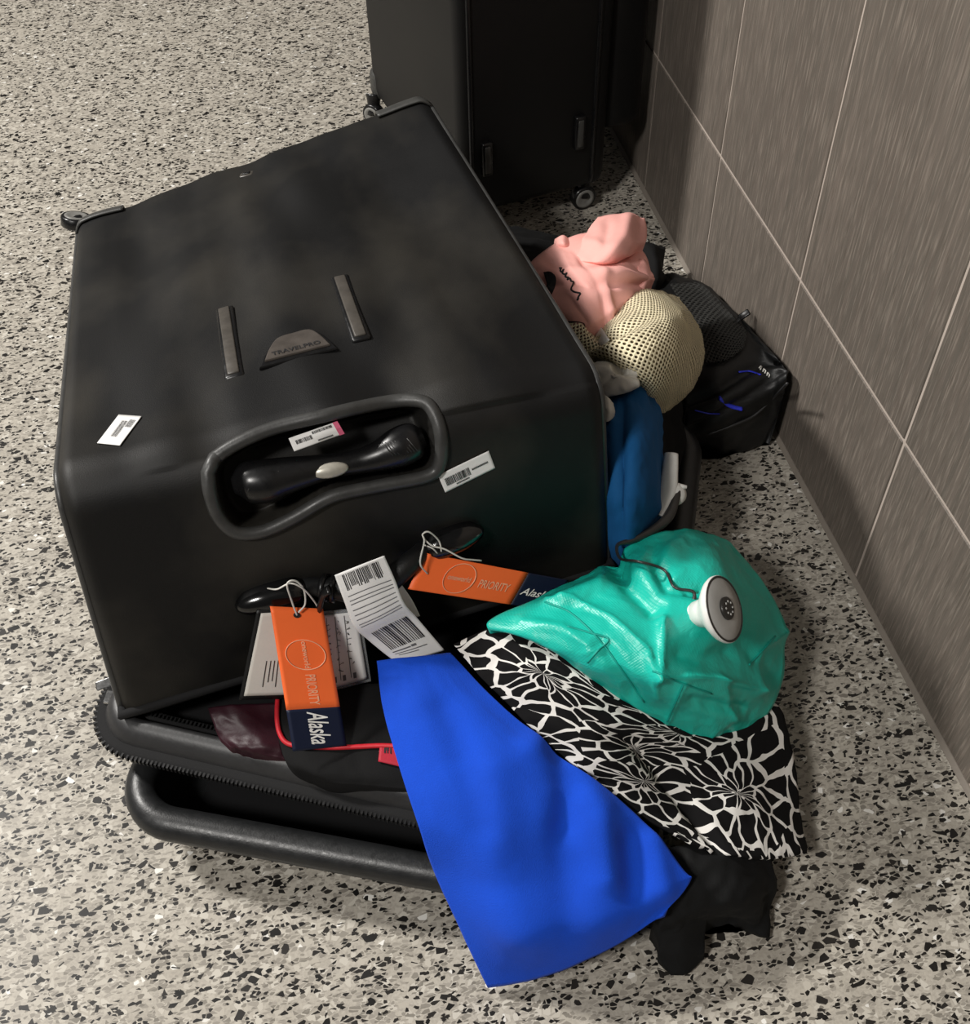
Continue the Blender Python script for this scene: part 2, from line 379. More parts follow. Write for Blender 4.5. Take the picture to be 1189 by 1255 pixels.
def text_geo(body, shear=0.0):
    cu = bpy.data.curves.new('lettering', 'FONT'); cu.body = body; cu.shear = shear; cu.resolution_u = 3; cu.offset = .012
    ob = bpy.data.objects.new('lettering', cu); COL.objects.link(ob); dg = bpy.context.evaluated_depsgraph_get()
    me = bpy.data.meshes.new_from_object(ob.evaluated_get(dg)); bpy.data.objects.remove(ob); bpy.data.curves.remove(cu)
    V = np.array([v.co[:2] for v in me.vertices]); Fc = [list(p.vertices) for p in me.polygons]; bpy.data.meshes.remove(me)
    V -= V.min(0); return V, Fc, V.max(0)
def text_on(patch, body, mat, parent, box, axis='v', off=.0009, shear=0.0, label=None):
    """box = (u0, u1, v0, v1): reading direction runs along axis from its first to its second value."""
    V, Fc, mx = text_geo(body, shear); u0, u1, v0, v1 = box; P = []
    for x, y in V / mx:
        if axis == 'v': u, v = u1 + (u0 - u1) * y, v0 + (v1 - v0) * x
        else: u, v = u0 + (u1 - u0) * x, v1 + (v0 - v1) * y
        P.append(patch.at(u, v, off))
    return mesh_ob('lettering', P, Fc, mat, parent, False, label=label)
def lathe(c, axis, prof, n=24, t=(0, 0, 1)):
    ex, ey, ez = frame(axis, t if abs(np.dot(_n(np.array(axis, float)), t)) < .9 else (1, 0, 0)); V = []; m = len(prof)
    for r, h in prof:
        for k in range(n):
            a = 2 * math.pi * k / n; V.append(np.array(c) + ex * r * math.cos(a) + ey * r * math.sin(a) + ez * h)
    Fc = [[i * n + k, i * n + (k + 1) % n, (i + 1) * n + (k + 1) % n, (i + 1) * n + k] for i in range(m - 1) for k in range(n)]
    Fc += [list(range(n))[::-1], [(m - 1) * n + k for k in range(n)]]
    return np.array(V), Fc

# ------------------------------------------------------------------ floor and wall
fl = mesh_ob('floor', [(-6, -3, 0), (WALL_X + .012, -3, 0), (WALL_X + .012, 7, 0), (-6, 7, 0)], [[0, 1, 2, 3]], 'floor', None, False); tag(fl, kind='structure')
wall = thing('wall_right', None, None, (WALL_X + .0015, 1.5, 0)); tag(wall, kind='structure')
mesh_ob('grout_bed', *obox((WALL_X + .0515, 1.8, 1.2), (1, 0, 0), (0, 1, 0), (0, 0, 1), .1, 6.4, 2.4, 0), 'grout', wall, False)
TW, GR = .3052, .0042; Y0 = .80
tile_mesh = {}
rows = [(.004, .249), (.249, .859), (.859, 1.469), (1.469, 2.079), (2.079, 2.395)]
for z0, z1 in rows:
    for k in range(-7, 13):
        y0 = Y0 + k * TW; hgt = z1 - z0 - GR; key = round(hgt, 3)
        if key not in tile_mesh:
            v, f = obox((0, 0, 0), (1, 0, 0), (0, 1, 0), (0, 0, 1), .012, TW - GR, hgt, .0012, 1)
            me = bpy.data.meshes.new('tile'); me.from_pydata([tuple(x) for x in v], [], f); me.materials.append(MT['tile']); tile_mesh[key] = me
        o = bpy.data.objects.new('tile', tile_mesh[key]); COL.objects.link(o); o.parent = wall
        o.location = Vector((WALL_X + .006, y0 + TW / 2, (z0 + z1) / 2)) - Vector(wall.location)
tr = mesh_ob('trim_1', *oprism((WALL_X + .001, -1.3, .0005), (0, 0, 1), (1, 0, 0), (0, 1, 0), [(0, -.006), (.005, -.001), (.005, .004), (0, .004)], 6.2, 0), 'caulk', None, False); tag(tr, kind='structure')

# ------------------------------------------------------------------ the big open suitcase
cA = dict(FL=up(92, 272, .235), FR=up(520, 114, .36), NL=up(64, 592, .42), NR=up(740, 462, .425), BL=up(150, 876, .15), BR=up(749, 694, .17))
cA['FBL'] = np.array([-.290, 1.43, .012]); cA['FBR'] = np.array([.225, 1.475, .085])
def T(a, b, c):                                       # a across, b = 0 near .. 1 far, c = 0 rim .. 1 top
    lo = (cA['BL'] * (1 - a) + cA['BR'] * a) * (1 - b) + (cA['FBL'] * (1 - a) + cA['FBR'] * a) * b
    hi = (cA['NL'] * (1 - a) + cA['NR'] * a) * (1 - b) + (cA['FL'] * (1 - a) + cA['FR'] * a) * b
    return lo * (1 - c) + hi * c
def profile(n_near=90, n_bend=24, n_top=130, n_far=40):
    rb, rc = .055, .15; P = [(0.0, c) for c in np.linspace(0, 1 - rc, n_near)]
    P += [(rb * (1 - math.cos(t)), 1 - rc + rc * math.sin(t)) for t in np.linspace(0, math.pi / 2, n_bend)[1:]]
    fb, fc = .03, .09
    P += [(b, 1.0) for b in np.linspace(rb, 1 - fb, n_top)[1:]]
    P += [(1 - fb + fb * math.sin(t), 1 - fc + fc * math.cos(t)) for t in np.linspace(0, math.pi / 2, 14)[1:]]
    P += [(1.0, c) for c in np.linspace(1 - fc, 0, n_far)[1:]]
    return P
PROF = profile(); NS = len(PROF); NA = 150
grid = np.zeros((NS, NA, 3))
for i, (b, c) in enumerate(PROF):
    for j in range(NA):
        a = j / (NA - 1); p = T(a, b, c); grid[i, j] = p
Nn = np.cross(np.gradient(grid, axis=1), np.gradient(grid, axis=0)); Nn /= np.linalg.norm(Nn, axis=2, keepdims=True)
mid = grid.reshape(-1, 3).mean(0)
if ((grid - mid) * Nn).sum(2).mean() < 0: Nn = -Nn
NEAR_N = _n(np.cross(cA['BR'] - cA['BL'], cA['NL'] - cA['BL'])); NEAR_P = (cA['BL'] + cA['BR'] + cA['NL'] + cA['NR']) / 4
if NEAR_N @ (EYE - NEAR_P) < 0: NEAR_N = -NEAR_N
def near(px, py, off=0.0): return plane_hit(px, py, NEAR_P + NEAR_N * off, NEAR_N)
for i, (b, c) in enumerate(PROF):
    for j in range(NA):
        a = j / (NA - 1); e = min(a, 1 - a) / .03
        d = .012 * (1 - min(1, e)) ** 2 * -1                                   # rounded side edges
        soft = math.sin(math.pi * a) ** .5
        if c > .95: d += soft * (.006 * math.sin(math.pi * b) + .018 * fan_noise(a * 4.2, b * 1.5, 2.2) * min(1, 4 * (1 - b)) + .006 * fan_noise(a * 9, b * 4, 5.0))
        else: d += soft * (.004 * fan_noise(a * 4, c * 2.5 + b, 7.7) + (.010 * math.sin(math.pi * c) if b < .5 else .004))
        grid[i, j] += Nn[i, j] * d
SHELL0 = grid.copy()
def bvh_of(G):
    a, b = G.shape[:2]; fs = [[i * b + j, (i + 1) * b + j, (i + 1) * b + j + 1, i * b + j + 1] for i in range(a - 1) for j in range(b - 1)]
    return BVHTree.FromPolygons([tuple(v) for v in G.reshape(-1, 3)], fs)
BV0 = bvh_of(SHELL0)
def hit(px, py, off=0.0, bv=None):
    p, n, _, _ = (bv or BV0).ray_cast(Vector(EYE), Vector(ray(px, py)))
    if p is None: return near(px, py, off), NEAR_N
    n = np.array(n);  n = n if n @ (EYE - np.array(p)) > 0 else -n
    return np.array(p) + n * off, n
# recess of the pull handle
REC = [(249, 580), (262, 558), (300, 535), (346, 517), (410, 502), (472, 491), (512, 488), (534, 497), (546, 530), (545, 566), (530, 583), (472, 596), (409, 613), (359, 638), (318, 655), (284, 655), (262, 634), (252, 605)]
recp = np.array(REC, float); rc0 = recp.mean(0)
inner = crom(np.vstack([recp, recp[:1]]), 120)
inner = inner + np.array([_n(rc0 - q) * 11 for q in inner])
def inside(q, poly):
    x, y = q; r = False; j = len(poly) - 1
    for i in range(len(poly)):
        if (poly[i][1] > y) != (poly[j][1] > y) and x < (poly[j][0] - poly[i][0]) * (y - poly[i][1]) / (poly[j][1] - poly[i][1]) + poly[i][0]: r = not r
        j = i
    return r
pix = proj(grid.reshape(-1, 3)).reshape(NS, NA, 2)
for i in range(NS):
    for j in range(NA):
        if PROF[i][0] < .5 and 235 < pix[i, j, 0] < 560 and 480 < pix[i, j, 1] < 665 and inside(pix[i, j], inner):
            d = np.min(np.linalg.norm(inner - pix[i, j], axis=1)); t = min(1, d / 13); t = t * t * (3 - 2 * t)
            grid[i, j] -= (NEAR_N * .75 + np.array([0, 0, .35])) * .052 * t
case = thing('suitcase', 'large open black suitcase lying face down over spilled clothes, tags hanging from its handle', 'suitcase', (0.0, 1.1, 0))
# side panels join the strip to the rim
V = list(grid.reshape(-1, 3)); Fc = [[i * NA + j, i * NA + j + 1, (i + 1) * NA + j + 1, (i + 1) * NA + j] for i in range(NS - 1) for j in range(NA - 1)]
cum = np.r_[0, np.cumsum([math.hypot(PROF[i + 1][0] - PROF[i][0], .35 * (PROF[i + 1][1] - PROF[i][1])) for i in range(NS - 1)])]; cum /= cum[-1]
for side, j, a in (('l', 0, 0.0), ('r', NA - 1, 1.0)):
    prev = [i * NA + j for i in range(NS)]
    for lev in range(1, 13):
        t = lev / 12; k0 = len(V)
        for i in range(NS):
            foot = T(a, cum[i], 0.0); b, c = PROF[i]
            q = grid[i, j] * (1 - t) + foot * t; sgn = -1 if a == 0 else 1
            q = q + np.array([sgn * .012 * math.sin(math.pi * t) * math.sin(math.pi * cum[i]), 0, 0]); V.append(q)
        cur = [k0 + i for i in range(NS)]
        for i in range(NS - 1):
            q = [prev[i], prev[i + 1], cur[i + 1], cur[i]]; Fc.append(q if a == 0 else q[::-1])
        prev = cur
shell = mesh_ob('shell', V, Fc, 'case', case)
sol = shell.modifiers.new('cloth_thickness', 'SOLIDIFY'); sol.thickness = .003; sol.offset = 0
# piping along both long edges
for j in (0, NA - 1):
    pts = [grid[i, j] + Nn[i, j] * .001 for i in range(0, NS, 3)]
    mesh_ob('piping', *tube(pts, .0042, 8), 'trimrub', case)
# rim tape all around the opening
rim = [T(0, b, 0) for b in np.linspace(0, 1, 20)] + [T(a, 1, 0) for a in np.linspace(.05, 1, 16)] + [T(1, b, 0) for b in np.linspace(.95, 0, 19)] + [T(a, 0, 0) for a in np.linspace(.95, .05, 15)]
mesh_ob('rim_tape', *tube(rim, .006, 8, True), 'ziptape', case)
# corner guards on the wheel end
iT = [i for i, (b, c) in enumerate(PROF) if b > .955 and c > .35]
for js in (range(0, 22), range(NA - 22, NA)):
    g = np.array([[grid[i, j] + Nn[i, j] * .0035 for j in js] for i in iT])
    keep = Patch(g, len(iT), len(js)); keep.G = g; keep.build('corner_guard', 'guard', case, .003)
# wheels on the far end
def wheel(c, axis, r, w, parent, fork_to=None):
    wv = mesh_ob('wheel', *lathe(c, axis, [(r * .55, -w / 2), (r * .92, -w / 2), (r, -w * .38), (r, w * .38), (r * .92, w / 2), (r * .75, w / 2), (r * .72, w * .4), (r * .35, w * .4), (r * .3, w / 2)], 28), 'blackpl', parent)
    mesh_ob('hub', *lathe(np.array(c) + _n(np.array(axis, float)) * w * .38, axis, [(r * .78, 0), (r * .78, w * .14), (r * .6, w * .2), (r * .5, w * .12), (r * .2, w * .14)], 20), 'hub', wv)
    if fork_to is not None:
        mesh_ob('wheel_fork', *tube([c, (np.array(c) + np.array(fork_to)) / 2 + np.array([0, 0, .004]), fork_to], [w * .75, w * .7, w * .9], 10, smooth_n=8), 'blackpl', parent)
wheel(up(97, 279, .215) + np.array([-.004, .018, 0]), (.25, .25, 1), .022, .016, case, T(.04, .985, .75))
wheel(T(.95, 1.035, .55), (.3, .2, 1), .022, .016, case, T(.95, .985, .6))
wheel(T(.06, 1.03, .28), (.3, .2, 1), .022, .016, case, T(.06, .985, .3))
mesh_ob('side_foot', *obox(T(-.008, .72, .62), frame((1, 0, 0), (0, 1, 0))[0], *frame((1, 0, 0), (0, 1, 0))[1:], .05, .012, .014, .004), 'blackpl', case)
p, n = hit(302, 216, 0); ex, ey, ez = frame(n, hit(330, 206)[0] - p)
fe = mesh_ob('edge_loop', *obox(p - n * .002 + ey * .004, ex, ey, ez, .021, .016, .009, .003), 'skid', case)
mesh_ob('loop_inset', *obox(p + n * .003 + ey * .004, ex, ey, ez, .011, .007, .002, .0008), 'blackpl', fe)
# skids and maker's badge on the back panel
for (x0, y0, x1, y1) in ((276, 381, 288, 464), (416, 340, 444, 420)):
    a, n = hit(x0, y0); b, n2 = hit(x1, y1); c = (a + b) / 2; ex, ey, ez = frame(n + n2, b - a); L = np.linalg.norm(b - a)
    s_ = mesh_ob('skid', *obox(c + ez * .001, ex, ey, ez, L, .021, .007, .003), 'blackpl', case)
    mesh_ob('skid_face', *obox(c + ez * .0045, ex, ey, ez, L - .009, .0125, .004, .0015), 'skid', s_)
bp = [(319, 456), (338, 420), (384, 408), (415, 432)]
h4 = [hit(*q) for q in bp]; c = sum(h[0] for h in h4) / 4; ex, ey, ez = frame(sum(h[1] for h in h4), h4[3][0] - h4[0][0])
def loc2(q): d = q - c; return (d @ ex, d @ ey)
poly = [loc2(h[0]) for h in h4]
pa = np.array(poly)
full = crom(np.array([pa[0], pa[0] * .5 + pa[1] * .5 + (-.002, .002), pa[1], pa[1] * .5 + pa[2] * .5 + (0, .002), pa[2], pa[2] * .5 + pa[3] * .5 + (.002, .003), pa[3]]), 25)
badge = mesh_ob('badge', *oprism(c - ez * .001, ex, ey, ez, [tuple(q) for q in full[::-1]], .006, .002), 'blackpl', case, False)
cm = full.mean(0)
mesh_ob('badge_plate', *oprism(c + ez * .004, ex, ey, ez, [tuple(cm + (q - cm) * .84 + (0, .0015)) for q in full[::-1]], .0035, .0015), 'badge', badge, False)
TV, TF, mx = text_geo('TRAVELPRO')
low = pa[3] - pa[0]; lw = np.linalg.norm(low)
mesh_ob('lettering', [c + ez * .0082 + ex * (pa[0][0] + lw * .2 + (x / mx[0]) * lw * .62) + ey * (pa[0][1] + .010 + (y / mx[1]) * .0065) for x, y in TV], TF, 'ink', badge, False)
# bezel of the recess, grip, button
bez = [hit(x, y, .001)[0] for x, y in crom(np.vstack([recp, recp[:1]]), 91)[:-1]]
bezin = []
for q in crom(np.vstack([recp, recp[:1]]), 91)[:-1]: bezin.append(q + _n(rc0 - q) * 6)
mesh_ob('handle_bezel', *tube([hit(x, y, .0015)[0] for x, y in bezin], .0068, 10, True), 'trimrub', case)
gx = [(286, 596), (303, 592), (325, 590), (352, 583), (404, 572), (440, 566), (466, 559), (492, 548), (513, 540), (524, 536)]
def rec_pt(x, y, depth): return hit(x, y, 0)[0] - (NEAR_N * .8 + np.array([0, 0, .3])) * depth
gp = [rec_pt(x, y + 3, .014 if 1 < i < 8 else .018) for i, (x, y) in enumerate(gx)]
grip = mesh_ob('pull_handle', *tube(gp, [.008, .0195, .0212, .018, .0125, .012, .015, .0195, .018, .008], 16, smooth_n=48), 'blackpl', case)
p = rec_pt(406, 573, .014); tdir = gp[5] - gp[3]; vdir = _n(EYE - p)
ex, ey, ez = frame(vdir, tdir); sp = []
bm = bmesh.new(); bmesh.ops.create_uvsphere(bm, u_segments=24, v_segments=12, radius=1); bv_, bf_ = bm_geo(bm)
mesh_ob('release_button', (p + ez * .0105 - ey * .005) + (bv_ * np.array([.0175, .0075, .0045])) @ np.array([ex, ey, ez]), bf_, 'silver', grip)
ribs = []
for cc, dr in ((gp[2], 1), (gp[7], -1)):
    for k in range(9):
        o0 = cc + ex * (.003 * (k - 4)) + ez * .0175
        ribs.append(tube([o0 + ey * .007 + ex * .004 * dr, o0 + ez * .0008, o0 - ey * .007 - ex * .004 * dr], .0005, 5))
mesh_ob('grip_rib', *join(ribs), 'trimrub', grip)['kind'] = 'stuff'
# carry handle: two end caps with screws and a drooping grip
caps = []
for (x0, y0, x1, y1), (sx, sy) in (((292, 738, 372, 716), (332, 733)), ((585, 645, 524, 668), (542, 662))):
    a, n = hit(x0, y0); b, _ = hit(x1, y1); pts = [a * (1 - t) + b * t for t in (0, .08, .3, .6, .9, 1)]
    pts = [q + n * (.004 if 0 < i < 5 else 0) for i, q in enumerate(pts)]
    cp = mesh_ob('handle_mount', *tube(pts, [.004, .012, .0165, .0175, .016, .008], 14, smooth_n=24, squash=.9), 'gloss', case); caps.append(b)
    q, n = hit(sx, sy, .017)
    mesh_ob('screw', *lathe(q, n, [(.0042, -.002), (.0042, .001), (.003, .0024), (.001, .003)], 14), 'chrome', cp)
mids = [caps[0], caps[0] * .8 + caps[1] * .2 + NEAR_N * .022, (caps[0] + caps[1]) / 2 + NEAR_N * .032 + np.array([0, 0, -.012]), caps[0] * .2 + caps[1] * .8 + NEAR_N * .022, caps[1]]
hg = mesh_ob('carry_handle', *tube(mids, [.008, .0115, .013, .0115, .008], 14, smooth_n=36), 'blackn', case)
cr = crom(np.array(mids), 36)
for k in (7, 9):
    mesh_ob('handle_ring', *lathe(cr[k], cr[k + 1] - cr[k], [(.0115, -.003), (.0145, -.0025), (.0145, .0025), (.0115, .003)], 18), 'blackpl', hg)
# stickers
def sticker(quad, marks, label, pink=None, round_c=.12, rec=False):
    q = np.array(quad, float); bvx = BV0
    C = []
    for v in np.linspace(0, 1, 3):
        rowp = []
        for u in np.linspace(0, 1, 4):
            x, y = (q[0] * (1 - u) + q[1] * u) * (1 - v) + (q[3] * (1 - u) + q[2] * u) * v
            if rec: rowp.append(rec_pt(x, y, .004))
            else: rowp.append(hit(x, y, .003)[0])
        C.append(rowp)
    P = Patch(C, 12, 24); s_ = P.build('sticker', 'paper', case, .0006, label=label)
    rs = []
    for (u0, u1, v0, v1, kind) in marks:
        if kind == 'bar':
            x = v0
            while x < v1:
                w = random.choice((.006, .009, .014)); rs.append((u0, u1, x, x + w)); x += w + random.choice((.007, .01, .014))
        else:
            x = v0
            while x < v1: rs.append((u0, u1, x, x + .012)); x += .02
    mesh_ob('print', *P.rects(rs), 'ink', s_, False)
    if pink: mesh_ob('pink_band', *P.rects([pink]), 'pinkink', s_, False)
    return P
sticker([(147, 511), (175, 513), (148, 549), (120, 546)], [(.2, .75, .35, .6, 'bar'), (.15, .4, .65, .9, 'txt')], 'small white barcode sticker on the back panel')
sticker([(354, 538), (414, 517), (423, 532), (361, 554)], [(.3, .6, .1, .42, 'bar'), (.1, .3, .46, .84, 'bar'), (.75, .86, .5, .8, 'txt')], 'white barcode sticker with a pink end inside the handle recess', (0, 1, .9, 1.0), rec=True)
sticker([(536, 581), (598, 551), (606, 572), (545, 602)], [(.3, .72, .08, .55, 'bar'), (.45, .55, .6, .92, 'txt'), (.78, .86, .25, .5, 'txt')], 'white barcode sticker beside the handle recess')
# ---- the unzipped lid under the shell
LZ = .125
l0 = up(112, 900, LZ); l1 = up(500, 990, LZ); e1 = _n(l1 - l0); e1[2] = 0; e2 = np.array([-e1[1], e1[0], 0])
LW, LD = .46, .60
def rrect(w, d, r, n=8):
    out = []
    for (cx_, cy_, a0) in ((r, r, math.pi), (w - r, r, 1.5 * math.pi), (w - r, d - r, 0), (r, d - r, .5 * math.pi)):
        for t in np.linspace(0, math.pi / 2, n): out.append((cx_ + r * math.cos(a0 + t), cy_ + r * math.sin(a0 + t)))
    return out
def ring_sweep(loop, prof, o, e1, e2):                  # prof: (outward, z)
    L = np.array(loop); m = len(L); V = []; n = len(prof)
    tang = np.array([L[(i + 1) % m] - L[i - 1] for i in range(m)]); tang /= np.linalg.norm(tang, axis=1, keepdims=True); nor = np.c_[tang[:, 1], -tang[:, 0]]
    for i in range(m):
        for d, z in prof:
            q = L[i] + nor[i] * d; V.append(o + e1 * q[0] + e2 * q[1] + np.array([0, 0, z]))
    Fc = [[i * n + k, ((i + 1) % m) * n + k, ((i + 1) % m) * n + k + 1, i * n + k + 1] for i in range(m) for k in range(n - 1)]
    return np.array(V), Fc
def dens(loop, step=.02):
    L = np.array(loop); out = []
    for i in range(len(L)):
        a, b = L[i], L[(i + 1) % len(L)]; k = max(1, int(np.linalg.norm(b - a) / step))
        out += [a + (b - a) * t / k for t in range(k)]
    return out
lo = np.array([l0[0], l0[1], 0]) - e1 * .004
loop = dens(rrect(LW, LD, .05))
lid = mesh_ob('lid', *ring_sweep(loop, [(-.02, .100), (0, .100), (.003, .106), (.002, .118), (-.006, .134), (-.016, .142), (-.022, .140), (-.026, .128), (-.03, .108)], lo, e1, e2), 'band', case)
bot = [lo + e1 * q[0] + e2 * q[1] + np.array([0, 0, .104]) for q in rrect(LW, LD, .05)]
mesh_ob('lid_lining', bot + [b + np.array([0, 0, -.004]) for b in bot], [list(range(len(bot)))], 'lining', lid, False)
def zipper_row(off, z, step, size, name):
    parts = []; L = np.array(loop); m = len(L); acc = 0.0
    dl = dens(rrect(LW, LD, .05), step); D = np.array(dl); mm = len(D)
    for i in range(mm):
        t = _n(D[(i + 1) % mm] - D[i - 1]); nor = np.array([t[1], -t[0]])
        q = D[i] + nor * off; p = lo + e1 * q[0] + e2 * q[1] + np.array([0, 0, z]); tx = e1 * t[0] + e2 * t[1]
        if p[1] > .95: continue
        parts.append(obox(p, *frame((0, 0, 1), tx), *size, 0))
    o = mesh_ob(name, *join(parts), 'zip', lid, False); o['kind'] = 'stuff'
mesh_ob('zipper_tape', *ring_sweep(loop, [(.0, .112), (.008, .108), (.012, .112), (.0125, .117), (.007, .120), (0, .121)], lo, e1, e2), 'ziptape', lid)
zipper_row(.0115, .1155, .0045, (.0022, .006, .006), 'zipper_teeth')
mesh_ob('inner_zipper_tape', *ring_sweep(dens(rrect(LW - .07, LD - .07, .04)), [(-.004, .128), (.004, .131), (.010, .129)], lo + e1 * .035 + e2 * .035, e1, e2), 'ziptape', lid)
# zipper pull at the corner
zipper_row(-.034, .1325, .0045, (.002, .004, .003), 'zipper_teeth')
zp = up(128, 838, .135)
pull = mesh_ob('zipper_slider', *obox(zp + np.array([.004, -.014, -.008]), *frame((0, 0, 1), (.3, 1, 0)), .017, .010, .008, .002), 'chrome', lid, False)
mesh_ob('pull_tab', *obox(zp, *frame((-.2, -.4, 1), (1, .15, 0)), .019, .010, .0025, .001), 'chrome', pull, False)

# ------------------------------------------------------------------ tray on the floor
RZ = .075
t0 = up(138, 1005, RZ); t1 = up(545, 1082, RZ); t2 = up(800, 1128, RZ); f1 = _n(t2 - t0); f1[2] = 0; f1 = _n(f1); f2 = np.array([-f1[1], f1[0], 0])
TWD, TDP = .555, .70
to = np.array([t0[0], t0[1], 0])
tp = [(-.045, .006), (-.03, .002), (-.022, .006), (-.008, .045), (-.002, .052), (.004, .056), (.0075, .064), (.0075, .072), (.003, .081), (-.006, .086), (-.016, .086), (-.024, .081), (-.027, .073), (-.030, .055), (-.040, .014), (-.05, .009), (-.06, .008)]
tray = thing('plastic_tray', 'shallow black plastic tray with a thick rounded rim, beneath the open suitcase', 'tray', to + f1 * TWD / 2 + f2 * TDP / 2)
mesh_ob('tray_rim', *ring_sweep(dens(rrect(TWD, TDP, .06, 10)), tp, to, f1, f2), 'traypl', tray)
bt = [to + f1 * (.045 + q[0]) + f2 * (.045 + q[1]) + np.array([0, 0, .0082]) for q in rrect(TWD - .09, TDP - .09, .015, 10)]
mesh_ob('tray_floor', bt + [b - np.array([0, 0, .006]) for b in bt], [list(range(len(bt))), list(range(len(bt), 2 * len(bt)))[::-1]], 'lining', tray, False)

# ------------------------------------------------------------------ suitcase standing behind
th = math.radians(11); g1 = np.array([math.cos(th), math.sin(th), 0]); g2 = np.array([-math.sin(th), math.cos(th), 0]); gz = np.array([0, 0, 1.0])
B0 = np.array([.283, 1.625, 0]); BD, BW, BH = .27, .47, .74
bc = thing('suitcase', 'black suitcase standing upright on its wheels against the tiled wall', 'suitcase', B0 + g1 * BD / 2 + g2 * BW / 2)
mesh_ob('shell', *obox(B0 + g1 * BD / 2 + g2 * BW / 2 + gz * (.05 + BH / 2), g1, g2, gz, BD, BW, BH, .022, 4), 'case2', bc)
mesh_ob('front_pocket', *obox(B0 + g1 * (BD + .034) + g2 * BW / 2 + gz * (.085 + BH / 2), g1, g2, gz, .082, BW - .03, BH - .10, .028, 4), 'case2', bc)
for s_ in (.02, BD - .03):
    r_ = rrect(BW, BH, .03, 6); pts = [B0 + g1 * s_ + g2 * (q[0]) + gz * (.05 + q[1]) for q in r_]
    mesh_ob('piping', *tube(pts, .0042, 8, True), 'blackpl', bc)
for s_, z_ in ((.045, .158), (.212, .165)):
    c = B0 + g1 * s_ - g2 * .003 + gz * z_
    sk = mesh_ob('skid', *obox(c, gz, g1, -g2, .060, .019, .011, .003), 'blackpl', bc)
    mesh_ob('skid_face', *obox(c - g2 * .005, gz, g1, -g2, .048, .010, .004, .0015), 'guard', sk)
for s_, w_, ax in ((.237, .02, g2 * -1), (.035, .03, g2 * -1), (-.008, BW - .03, -g1 - .7 * g2), (.237, BW - .04, g1)):
    c = B0 + g1 * s_ + g2 * w_ + gz * .0225
    wheel(c, ax, .0225, .018, bc, c + gz * .035 + np.array([.004, .012, 0]))
for s_, w_ in ((.012, BW - .012), (.012, .012)):
    mesh_ob('corner_guard', *obox(B0 + g1 * .02 + g2 * (BW / 2 + (BW / 2 - .018) * (1 if w_ > .1 else -1)) + gz * .078, g1, g2, gz, .05, .045, .062, .018, 3), 'guard', bc)
for s_ in (.09, .18):
    mesh_ob('handle_rail', *tube([B0 + g1 * .03 + g2 * (BW * s_ / .27) + gz * (BH + .04), B0 + g1 * .03 + g2 * (BW * s_ / .27) + gz * (BH + .16)], .007, 10), 'blackpl', bc)
mesh_ob('pull_handle', *tube([B0 + g1 * .03 + g2 * (BW * .09 / .27 - .02) + gz * (BH + .16), B0 + g1 * .03 + g2 * (BW * .18 / .27 + .02) + gz * (BH + .16)], .013, 12), 'blackpl', bc)

# ------------------------------------------------------------------ clothes and bags
def rowz(*rows): return [[up(*q) for q in r] for r in rows]
# heap of black clothes that the spilled things lie on
heap = Patch(rowz([(655, 350, .18), (695, 343, .18), (745, 340, .15), (782, 345, .08)],
                  [(635, 380, .21), (690, 375, .22), (740, 375, .21), (790, 385, .10)],
                  [(640, 420, .22), (700, 420, .24), (765, 430, .22), (815, 445, .12)],
                  [(690, 520, .20), (740, 510, .22), (790, 515, .17), (836, 528, .10)],
                  [(700, 600, .14), (745, 600, .16), (780, 610, .12), (815, 620, .095)],
                  [(720, 660, .10), (750, 670, .10), (790, 680, .10), (820, 680, .09)]), 50, 36, amp=.012, fr=(14, 14), seed=3)
tag(heap.build('black_garment', 'black', None, base=.092, shrink=.9), 'heap of black clothes under the pink shirt and mesh bag', 'clothes')
# royal blue garment
def blue_fold(u, v, U, Vv):
    f = .012 * math.exp(-((v - .62 - .25 * (u - .5)) / .07) ** 2) * math.sin(math.pi * min(1, max(0, (u - .30) / .5)))
    f -= .014 * math.exp(-((v - .78 - .12 * (u - .5)) / .06) ** 2) * math.sin(math.pi * min(1, max(0, (u - .35) / .5)))
    f += .007 * math.exp(-((v - .40 - .2 * u) / .09) ** 2) * math.sin(math.pi * min(1, max(0, (u - .1) / .8)))
    return f
blue = Patch(rowz([(462, 810, .205), (490, 806, .215), (522, 803, .215), (552, 800, .21)],
                  [(468, 860, .19), (510, 858, .205), (560, 858, .205), (612, 862, .195)],
                  [(488, 935, .168), (548, 930, .185), (625, 925, .185), (695, 932, .168)],
                  [(512, 1010, .150), (590, 1008, .160), (690, 1000, .157), (785, 1002, .135)],
                  [(532, 1070, .108), (620, 1078, .122), (725, 1068, .124), (838, 1066, .108)],
                  [(562, 1135, .070), (640, 1145, .090), (735, 1130, .10), (846, 1080, .10)],
                  [(598, 1211, .012), (662, 1198, .03), (742, 1165, .055), (812, 1122, .085)]), 100, 90, None, seed=1.3, amp=.0016, fr=(9, 12))
blue.crease([([(684, 925), (700, 965), (694, 1010)], 19, -.011, False), ([(655, 915), (700, 945), (735, 990), (745, 1075)], 20, .009, False), ([(777, 1030), (780, 1095)], 19, -.009, False),
             ([(800, 1030), (815, 1090)], 16, .006, False), ([(600, 950), (610, 1060), (640, 1140)], 30, .007, False), ([(545, 870), (575, 940), (590, 1010)], 22, -.006, False), ([(690, 1040), (700, 1140)], 24, -.006, False)])
blue_ob = blue.build('blue_garment', 'blue', None, .006); tag(blue_ob, 'royal blue knit garment draped over the tray rim onto the floor', 'clothes')
